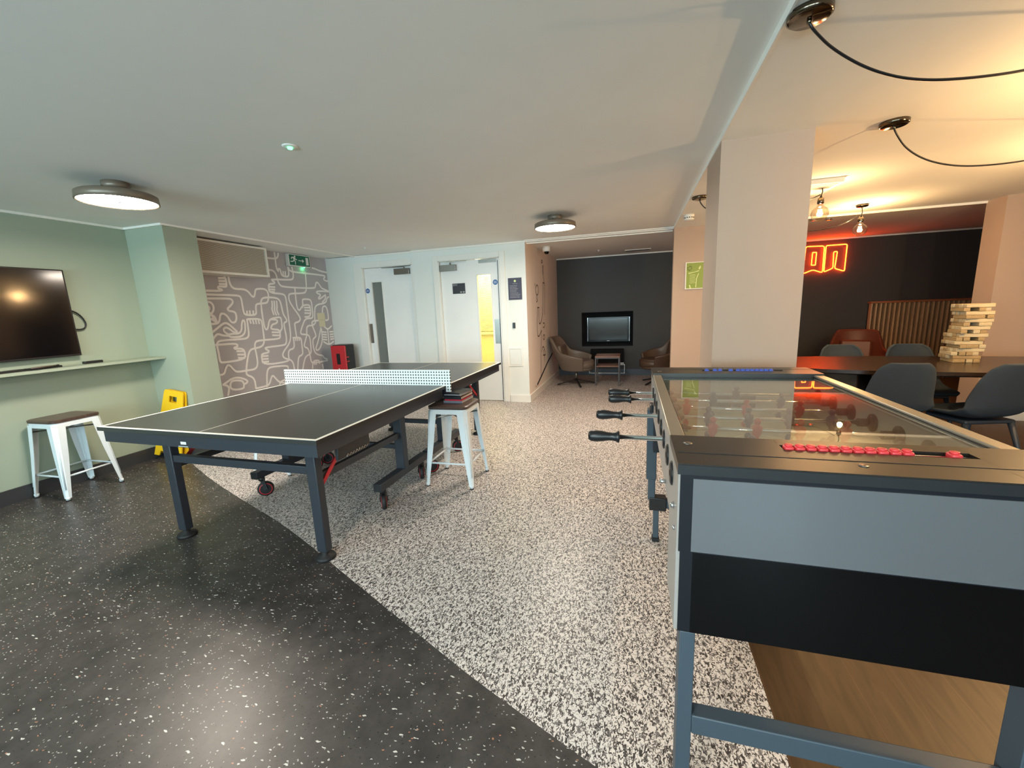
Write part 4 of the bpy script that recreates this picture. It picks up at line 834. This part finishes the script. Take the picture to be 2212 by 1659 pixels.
b.m('black').box(FW/2-0.10, FW/2+0.10, FL-0.2015, FL-0.20, 0.797, 0.875).build('inner_wall', FT)
MB().m('glass_top').box(0.036, FW-0.036, 0.19, FL-0.19, 0.951, 0.956).build('glass_top', FT)
for x0, x1 in ((-0.001, 0.038), (FW-0.038, FW+0.001)):
    b = MB().m('foos_rail').box(x0, x1, 0.20, FL-0.20, 0.9485, 0.966, 0.003).m('tt_edge').box(x1 if x0 < 0 else x0-0.003, x1+0.003 if x0 < 0 else x0, 0.2, FL-0.2, 0.9565, 0.960)
    b.build('top_rail', FT)
for s_, (y0, y1) in enumerate(((-0.004, 0.205), (FL-0.205, FL+0.004))):
    b = MB().m('foos_cap')
    sl = (0.05+0.055, 0.05+0.09) if s_ == 0 else (FL-0.145, FL-0.11)
    x0, x1 = 0.24, 0.60
    b.box(-0.002, x0, y0, y1, 0.949, 0.973).box(x1, FW+0.002, y0, y1, 0.949, 0.973).box(x0-0.001, x1+0.001, y0, sl[0]+0.02, 0.949, 0.973).box(x0-0.001, x1+0.001, sl[1]+0.02, y1, 0.949, 0.973)
    b.m('black').box(x0, x1, sl[0], sl[1]+0.04, 0.946, 0.950).m('tt_edge').box(-0.0022, FW+0.0022, y0-0.0015 if s_ == 0 else y1, y0 if s_ == 0 else y1+0.0015, 0.948, 0.970)
    yl = 0.072 if s_ == 0 else FL-0.072
    b.m('tt_edge').box(0.004, FW-0.004, yl-0.0025, yl+0.0025, 0.9732, 0.9740).m('steel').lathe([(0, 0.9731), (0.011, 0.9731), (0.011, 0.9742), (0, 0.9742)], (0.034, 0.14 if s_ == 0 else FL-0.14, 0), 20).lathe([(0, 0.9731), (0.009, 0.9731), (0.009, 0.9742), (0, 0.9742)], (0.36, 0.045 if s_ == 0 else FL-0.045, 0), 20)
    cap = b.build('end_cap', FT)
    yc = 0.1425 if s_ == 0 else FL-0.1075
    MB().m('chrome').cyl((x0, yc-0.006, 0.966), (x1, yc-0.006, 0.966), 0.0022, seg=6).cyl((x0, yc+0.006, 0.966), (x1, yc+0.006, 0.966), 0.0022, seg=6).build('score_wire', cap)
    if s_ == 0: xs = [0.254+i*0.0228 for i in range(11)]+[0.565]
    else: xs = [0.262, 0.300, 0.323, 0.372]+[0.405+i*0.0205 for i in range(8)]
    for i, x in enumerate(xs):
        m_ = 'score_red' if s_ == 0 else 'score_blue'
        q = MB().m(m_).hexa([(x-0.0095, yc-0.011, 0.958), (x+0.0095, yc-0.011, 0.958), (x+0.0095, yc+0.011, 0.958), (x-0.0095, yc+0.011, 0.958), (x-0.010, yc-0.013, 0.978), (x+0.010, yc-0.013, 0.978), (x+0.010, yc+0.013, 0.978), (x-0.010, yc+0.013, 0.978)], 0.0045, 3)
        q.lathe([(0, 0.9775), (0.0085, 0.9775), (0.0085, 0.9815), (0.0065, 0.982), (0, 0.982)], (x, yc, 0), 16).build('score_bead', cap)
# rods
def player(x, yy, zz, tilt, key):
    R = Matrix.Rotation(tilt, 3, 'X'); c = Vector((x, yy, zz))
    b = MB().m(key)
    T = lambda p: c + R @ Vector(p)
    # blocky toy figure, one continuous loft head to foot
    rings = [(-0.072, 0.011, 0.013), (-0.060, 0.012, 0.010), (-0.050, 0.006, 0.006), (-0.022, 0.009, 0.007), (-0.012, 0.016, 0.010), (0.0, 0.018, 0.012), (0.014, 0.017, 0.011), (0.020, 0.008, 0.008), (0.024, 0.007, 0.007), (0.028, 0.0105, 0.0105), (0.036, 0.011, 0.011), (0.042, 0.006, 0.006)]
    prev = None
    for z_, rx, ry in rings:
        cur = [b.bm.verts.new(T((rx*math.cos(t*PI/5), ry*math.sin(t*PI/5), z_))) for t in range(10)]
        if prev:
            for k in range(10): b._f([prev[k], prev[(k+1) % 10], cur[(k+1) % 10], cur[k]], True)
        else: b._f(cur[::-1])
        prev = cur
    b._f(prev); return b
YR = [2.09, 1.942, 1.795, 1.648, 1.5, 1.362, 1.214, 1.077]
side = 'AABABABB'
plx = {0: [0.165, 0.30] , 1: [0.24, 0.50], 2: [0.115, 0.335, 0.52], 3: [0.06, 0.175, 0.31, 0.44, 0.57], 4: [0.05, 0.165, 0.30, 0.425, 0.55], 5: [0.245, 0.43, 0.61], 6: [0.22, 0.48], 7: [0.36]}
plx[0] = [0.36]; tilts = [0.3, 0.2, 0.15, -0.1, 0.1, 0.9, 0.2, 0.1]
for i, Y in enumerate(YR):
    y = Y-0.93; zr = 0.889; A = side[i] == 'A'
    if A: xl = {0: -0.115, 1: -0.105, 3: -0.137, 5: -0.140}[i]; b = MB().m('chrome').cyl((xl, y, zr), (FW+0.004, y, zr), 0.0078, seg=16)
    else: b = MB().m('chrome').cyl((0.022, y, zr), (FW+0.03, y, zr), 0.0078, seg=16)
    rod = b.build('rod', FT)
    d = -1 if A else 1; x0 = (xl+0.0 if A else FW+0.028)
    MB().m('black').lathe([(0, -0.002), (0.0185, 0.0), (0.0205, 0.004), (0.0165, 0.010), (0.0135, 0.022), (0.0135, 0.034), (0.0175, 0.055), (0.0195, 0.075), (0.0185, 0.092), (0.013, 0.101), (0, 0.103)], (x0, y, zr), 12, (d, 0, 0)).build('handle', rod)
    for sx in (0, 1):
        xb = 0 if sx == 0 else FW
        o = -1 if sx == 0 else 1
        MB().m('black').lathe([(0.009, 0), (0.031, 0), (0.031, 0.003), (0.024, 0.006), (0.009, 0.006)] if (sx == 0) == A or True else [], (xb, y, zr), 28, (o, 0, 0)).build('bearing', FT)
        xi = 0.045 if sx == 0 else FW-0.045
        MB().m('black').lathe([(0.008, 0), (0.030, 0), (0.030, 0.006), (0.02, 0.010), (0.008, 0.012)], (xi, y, zr), 28, (-o, 0, 0)).build('bearing', FT)
    b = MB().m('black').cyl((0.060, y, zr), (0.085, y, zr), 0.014, seg=14).cyl((FW-0.09, y, zr), (FW-0.062, y, zr), 0.014, seg=14).build('bumper', rod)
    for px_ in plx[i]: player(px_, y, zr, tilts[i]+0.05*math.sin(px_*40), 'player_blue' if A else 'player_red').build('player', rod)
# front apron panels
MB().m('foos_border').box(0.004, FW-0.004, -0.004, -0.0002, 0.762, 0.948).m('foos_white').box(0.030, FW-0.03, -0.007, -0.004, 0.766, 0.940).build('front_panel', FT)
MB().m('foos_border').box(0.008, 0.035, 0.0, 0.20, 0.553, 0.762).m('black_gloss').box(0.035, FW-0.002, 0.0, 0.20, 0.553, 0.764).build('lower_box', FT)
MB().m('foos_panel').box(0.0, 0.008, 0.004, 0.20, 0.553, 0.765).build('side_panel', FT)  # floor reflection on the glossy box side, painted as a beige face
MB().m('black_gloss').box(0.035, FW-0.002, FL-0.20, FL, 0.553, 0.764).m('foos_border').box(0.008, 0.035, FL-0.2, FL, 0.553, 0.762).build('lower_box', FT)
for y in (0.077, 0.07): pass
b = MB().m('chrome').lathe([(0, 0), (0.009, 0), (0.007, 0.008), (0, 0.009)], (0, 0.077, 0.835), 16, (-1, 0, 0)).lathe([(0, 0), (0.006, 0), (0.005, 0.004), (0, 0.005)], (0, 0.05, 0.79), 16, (-1, 0, 0)).build('side_bolt', FT)
for x0 in (0.014, FW-0.075):
    lw = 0.034 if x0 < 0.1 else 0.06
    g = MB().m('leg_slate').box(x0, x0+lw, 0.0, 0.055, 0.02, 0.553, 0.002).m('rubber').box(x0+0.004, x0+lw-0.004, 0.005, 0.05, 0, 0.02).build('leg', FT)
MB().m('leg_slate').box(0.048, FW-0.075, 0.0, 0.04, 0.269, 0.322, 0.003).build('stretcher', FT)
MB().m('leg_slate').box(FW-0.075, FW-0.03, FL-0.10, FL-0.045, 0.02, 0.553, 0.002).m('rubber').box(FW-0.071, FW-0.034, FL-0.095, FL-0.05, 0, 0.02).build('leg', FT)
g = MB().m('leg_slate').box(-0.022, 0.030, FL-0.13, FL-0.075, 0.37, 0.765, 0.004).box(-0.012, 0.026, FL-0.125, FL-0.08, 0.25, 0.37, 0.004).box(0.018, 0.048, FL-0.12, FL-0.085, 0.02, 0.25, 0.004)
g.m('black').box(-0.004, 0.085, FL-0.13, FL-0.07, 0.19, 0.265, 0.004).m('rubber').box(0.014, 0.052, FL-0.125, FL-0.08, 0, 0.022).build('leg', FT)
MB().m('leg_slate').box(0.085, FW-0.075, FL-0.115, FL-0.075, 0.20, 0.25, 0.003).build('stretcher', FT)
b = MB().m('black').box(-0.016, 0.0, FL-0.30, FL-0.23, 0.79, 0.83, 0.004).m('chrome').cyl((-0.002, 0.30, 0.80), (-0.02, 0.30, 0.80), 0.006, seg=12).build('side_latch', FT)

# ================================================================== DINING AREA
DT = thing('dining_table', 'long dark wooden dining table with rounded end behind the foosball table', 'dining table', (2.52, 4.12, 0), -0.10)
def sup(hx, hy, n, e=3.2):
    out = []
    for k in range(n):
        t = 2*PI*k/n; c, s = math.cos(t), math.sin(t)
        out.append((hx*math.copysign(abs(c)**(2/e), c), hy*math.copysign(abs(s)**(2/e), s)))
    return out
P = sup(1.32, 0.49, 72)
b = MB().m('table_wood').loft([(x, y, 0.722) for x, y in P], [(x, y, 0.750) for x, y in P]).build('tabletop', DT)
b = MB().m('black').loft([(x*.985, y*.96, 0.712) for x, y in P], [(x*.995, y*.985, 0.722) for x, y in P]).build('edge_band', DT)
for x in (-0.62, 0.95):
    MB().m('black').cyl((x, 0, 0.02), (x, 0, 0.712), 0.05, seg=24).lathe([(0, 0), (0.21, 0), (0.21, 0.012), (0.05, 0.022)], (x, 0, 0), 40).box(x-0.03, x+0.03, -0.35, 0.35, 0.682, 0.712).build('pedestal', DT)

def make_shell_chair(label, loc, rz):
    t = thing('dining_chair', label, 'chair', loc, rz, 'blue grey shell chairs round the dining table')
    # faces local +Y
    prof = [(0.235, 0.435), (0.225, 0.455), (0.15, 0.452), (0.02, 0.440), (-0.10, 0.440), (-0.17, 0.468), (-0.205, 0.53), (-0.228, 0.62), (-0.250, 0.72), (-0.268, 0.798), (-0.275, 0.84)]
    wid = [0.18, 0.205, 0.215, 0.22, 0.22, 0.215, 0.205, 0.195, 0.18, 0.155, 0.10]
    curl = [0.0, 0.005, 0.012, 0.03, 0.05, 0.07, 0.075, 0.07, 0.06, 0.045, 0.02]
    n = len(prof)-1
    def fn(u, v):
        f_ = v*n; i = min(int(f_), n-1); q = f_-i
        y = prof[i][0]*(1-q)+prof[i+1][0]*q; z = prof[i][1]*(1-q)+prof[i+1][1]*q
        w = wid[i]*(1-q)+wid[i+1]*q; c = curl[i]*(1-q)+curl[i+1]*q; s = (u-0.5)*2
        up = max(0, 1-max(0, (v-0.45)/0.2)) if v > 0.45 else 1
        return (w*math.sin(s*1.25)/math.sin(1.25), y+(1-up)*c*abs(s)**2.2+up*0, z+up*c*abs(s)**2.4)
    b = MB().m('fabric').grid(fn, 21, 34); sh = b.build('shell', t)
    md = sh.modifiers.new('thickness', 'SOLIDIFY'); md.thickness = 0.022; md.offset = 0
    sb = sh.modifiers.new('smooth', 'SUBSURF'); sb.levels = 1; sb.render_levels = 1
    MB().m('leg_blue').box(-0.17, 0.17, -0.14, 0.16, 0.395, 0.423, 0.01).build('seat_frame', t)
    for sx in (-1, 1):
        for y0, y1 in ((0.14, 0.21), (-0.12, -0.22)):
            MB().m('leg_blue').cyl((sx*0.15, y0, 0.415), (sx*0.215, y1, 0.0), 0.019, 0.011, 14).build('leg', t)
    return t
ch = make_shell_chair('grey shell chair tucked at the near side of the dining table', (1.87, 3.77, 0), -0.06)
dup(ch, (2.36, 3.72, 0), 0.25, 'grey shell chair turned leftward at the near right of the dining table')
dup(ch, (1.97, 4.62, 0), PI-0.08, 'far grey shell chair on the left beyond the dining table')
dup(ch, (2.50, 4.60, 0), PI-0.12, 'far grey shell chair on the right beyond the dining table')

# tower of loose wooden blocks
random.seed(11)
TB = Vector((2.575, 4.24, 0.7505)); lay = 0.029; nl = 16
order = 0
proto = {}
for k in range(nl):
    z = TB.z+k*lay
    lean = 0.0024*k
    long_x = (k % 2 == 1)
    cnt = 4
    miss = random.choice([-1, 1, 2]) if k > 2 else -1
    off = random.uniform(-0.017, 0.017)+lean-0.01
    for j in range(cnt):
        if j == miss and not long_x: continue
        jit = random.uniform(-0.012, 0.012)*(1 if j in (0, 3) else 0.6)
        bw, bl, bh = 0.0395, 0.172, lay-0.0012
        key = random.choice(['block', 'block', 'block_b'] if not long_x else ['block_b', 'block_b', 'block'])
        b = MB().m(key).box(-bl/2, bl/2, -bw/2, bw/2, 0, bh, 0.002, 1)
        o = b.build('wooden_block')
        p = (j-1.5)*0.0425
        if long_x: o.location = (TB.x+off+jit, TB.y+p, z); o.rotation_euler = (0, 0, -0.08+random.uniform(-0.03, 0.03))
        else: o.location = (TB.x+off+p, TB.y+jit, z); o.rotation_euler = (0, 0, PI/2-0.08+random.uniform(-0.04, 0.04))
        tag(o, 'pale wooden block within the tall stacked tower on the dining table', 'wooden block', 'wooden blocks of the stacked tower')
        if k == 0 or k == nl-1:
            pass

# slatted wooden screen and lounge armchairs
sc = thing('slatted_screen', 'low slatted timber screen with oak cap against the dark lounge wall', 'screen', (3.60, 7.98, 0))
MB().m('slat_cap').box(-0.01, 1.42, -0.05, 0.06, 1.175, 1.205, 0.003).build('cap', sc)
MB().m('table_wood').box(0, 1.41, 0.040, 0.055, 0.05, 1.175).build('backing', sc)
for i in range(24):
    x = i*0.0605; MB().m('slat').box(x, x+0.026, -0.035, 0.034, 0.0, 1.174, 0.003, 1).build('slat', sc)
def make_armchair(label, loc, rz, leather, base='star'):
    t = thing('swivel_armchair', label, 'armchair', loc, rz, None)
    # faces local +Y ; shell runs round the back
    amax = 2.15
    def top(a):
        s = abs(a)/amax
        if s < 0.28: return 0.83-0.02*s
        if s < 0.5: q = (s-0.28)/0.22; q = q*q*(3-2*q); return 0.825*(1-q)+0.575*q
        q = (s-0.5)/0.5; return 0.575-0.09*q
    def fn(u, v):
        a = (u-0.5)*2*amax
        z0 = 0.265; z = z0+(top(a)-z0)*v
        r = 0.225+0.110*min(1, (z-z0)/0.24)+0.03*max(0, (z-0.5)/0.3)
        x = r*math.sin(a)*1.03; y = -r*math.cos(a)
        s = abs(a)/amax
        y -= max(0, z-0.52)*0.24*(1 if s < 0.4 else max(0, 1-(s-0.4)*5))
        if s > 0.55: y += (s-0.55)*0.12*(1-v*0.6)
        return (x, y, z)
    b = MB().m(leather).grid(fn, 49, 16); sh = b.build('shell', t)
    md = sh.modifiers.new('thickness', 'SOLIDIFY'); md.thickness = 0.045; md.offset = 0
    sb = sh.modifiers.new('smooth', 'SUBSURF'); sb.levels = 1; sb.render_levels = 1
    q = MB().m(leather)
    P = [(0.26*math.cos(k*PI/16), 0.03+0.29*math.sin(k*PI/16)) for k in range(32)]
    q.loft([(x*.86, y*.86, 0.255) for x, y in P], [(x, y, 0.30) for x, y in P], True).loft([(x, y, 0.30) for x, y in P], [(x, y, 0.40) for x, y in P], True).loft([(x, y, 0.40) for x, y in P], [(x*.93, y*.93, 0.425) for x, y in P], True).build('seat_cushion', t)
    R = Matrix.Rotation(0.22, 3, 'X')
    MB().m(leather).obox((0, -0.235, 0.555), (0.36, 0.075, 0.26), R, 0.03).build('back_cushion', t)
    MB().m('steel').cyl((0, 0, 0.07), (0, 0, 0.258), 0.018, seg=18).build('column', t)
    b = MB().m('black').cyl((0, 0, 0.065), (0, 0, 0.10), 0.032, seg=18).build('hub', t)
    for k in range(4):
        a = k*PI/2+0.5; d = Vector((math.cos(a), math.sin(a), 0))
        MB().m('black').bar(d*0.02+Vector((0, 0, 0.085)), d*0.33+Vector((0, 0, 0.014)), 0.026, 0.020, bev=0.003).build('base_leg', t)
    return t
make_armchair('grey brown leather swivel armchair on the left of the alcove screen', (-0.93, 7.03, 0), -PI/2-0.15, 'leather')
make_armchair('brown leather swivel armchair on the right of the alcove screen', (0.42, 7.22, 0), PI/2+0.35, 'leather_brown')
make_armchair('rust leather swivel armchair in the lounge before the slatted screen', (2.98, 6.85, 0), PI-0.4, 'leather_red')
# side table
ct = thing('side_table', 'small two tier side table with iron legs below the alcove screen', 'side table', (-0.405, 7.12, 0))
MB().m('cafe_wood').box(-0.20, 0.20, -0.20, 0.20, 0.475, 0.497, 0.002).build('tabletop', ct)
MB().m('cafe_wood').box(-0.18, 0.18, -0.18, 0.18, 0.315, 0.333, 0.002).build('lower_shelf', ct)
for sx in (-1, 1):
    for sy in (-1, 1): MB().m('iron').box(sx*0.188-0.011, sx*0.188+0.011, sy*0.188-0.011, sy*0.188+0.011, 0, 0.475, 0.002).build('leg', ct)
MB().m('iron').box(-0.177, 0.177, -0.197, -0.18, 0.455, 0.475).box(-0.177, 0.177, 0.18, 0.197, 0.455, 0.475).box(-0.197, -0.18, -0.177, 0.177, 0.30, 0.315).box(0.18, 0.197, -0.177, 0.177, 0.30, 0.315).build('rail', ct)
# white bracketed black wall box below the recess
wb = thing('wall_mounted_box', 'black box with white wire bracket low on the dark alcove wall', 'wall unit', (-0.47, 8.035, 0.04))
MB().m('matte_black').box(-0.30, 0.30, -0.14, 0.0, 0.20, 0.47, 0.004).build('box', wb)
b = MB().m('stool_white').box(-0.33, 0.33, -0.155, -0.14, 0.015, 0.03).box(0.315, 0.33, -0.155, -0.14, 0.03, 0.19).box(-0.33, -0.315, -0.155, -0.14, 0.03, 0.07).box(0.24, 0.315, -0.155, -0.14, 0.175, 0.19).box(-0.33, -0.30, -0.14, -0.0, 0.015, 0.03).box(0.30, 0.33, -0.14, 0.0, 0.015, 0.03).build('bracket', wb)
for x in (-0.26, 0.275): MB().m('stool_white').box(x-0.04, x+0.035, -0.155, -0.14, 0.20, 0.22).build('clip', wb)
# recessed television
tv = thing('television', 'glossy television set into a recess in the dark alcove wall', 'television', (-0.455, 8.165, 0.63))
MB().m('black_gloss').box(-0.385, 0.385, -0.045, 0.0, 0.0, 0.475, 0.006).build('case', tv)
MB().m('screen').box(-0.345, 0.345, -0.0475, -0.045, 0.045, 0.44).build('screen', tv)
MB().m('chrome').box(-0.392, -0.385, -0.045, -0.01, 0.01, 0.465).box(0.385, 0.392, -0.045, -0.01, 0.01, 0.465).build('trim', tv)
MB().m('steel').box(-0.025, 0.025, -0.0482, -0.0475, 0.018, 0.026).build('maker_badge', tv)
MB().m('tt_frame').box(-0.1, 0.1, 0.0, 0.024, 0.12, 0.32).build('wall_bracket', tv)
fr = MB().m('matte_black').box(-0.945, -0.93, 8.03, 8.05, 0.56, 1.20).box(-0.02, -0.005, 8.03, 8.05, 0.56, 1.20).box(-0.93, -0.02, 8.03, 8.05, 0.56, 0.575).box(-0.93, -0.02, 8.03, 8.05, 1.185, 1.20).build('trim_%d' % (tn+1)); struct(fr)
# green poster on the partition wall
po = thing('framed_poster', 'green framed poster half hidden behind the pillar', 'poster', (0.594, 5.5, 1.47))
MB().m('lip').box(0, 0.44, -0.018, 0, 0, 0.008).box(0, 0.44, -0.018, 0, 0.304, 0.312).box(0, 0.010, -0.018, 0, 0.008, 0.304).box(0.43, 0.44, -0.018, 0, 0.008, 0.304).build('frame', po)
b = MB().m('poster_green').box(0.010, 0.43, -0.010, 0, 0.008, 0.304)
f = lambda u, v, d: (u, -0.010-d, v)
b.m('poster_dark').ribbon([(0.025, 0.225), (0.025, 0.255), (0.065, 0.262), (0.068, 0.235), (0.05, 0.222), (0.025, 0.225)], 0.005, f, 0.001).ribbon([(0.045, 0.26), (0.055, 0.272)], 0.004, f, 0.001).ribbon([(0.035, 0.215), (0.055, 0.216)], 0.004, f, 0.001)
b.m('poster_light').prism([(0.035, 0.178), (0.15, 0.205), (0.15, 0.215), (0.10, 0.20), (0.035, 0.19)], f, 0.0005, 0.0012)
b.ribbon([(0.145, 0.175), (0.125, 0.12), (0.12, 0.02)], 0.009, f, 0.0012).prism([(0.15, 0.22), (0.165, 0.235), (0.17, 0.265), (0.155, 0.26), (0.143, 0.24)], f, 0.0005, 0.0012)
for i in range(8): b.ribbon([(0.05, 0.165-i*0.0135), (0.11+0.006*math.sin(i*2), 0.167-i*0.0135)], 0.0035, f, 0.001)
b.ribbon([(0.05, 0.045), (0.06, 0.01)], 0.014, f, 0.001)
b.build('print', po, fix=False)
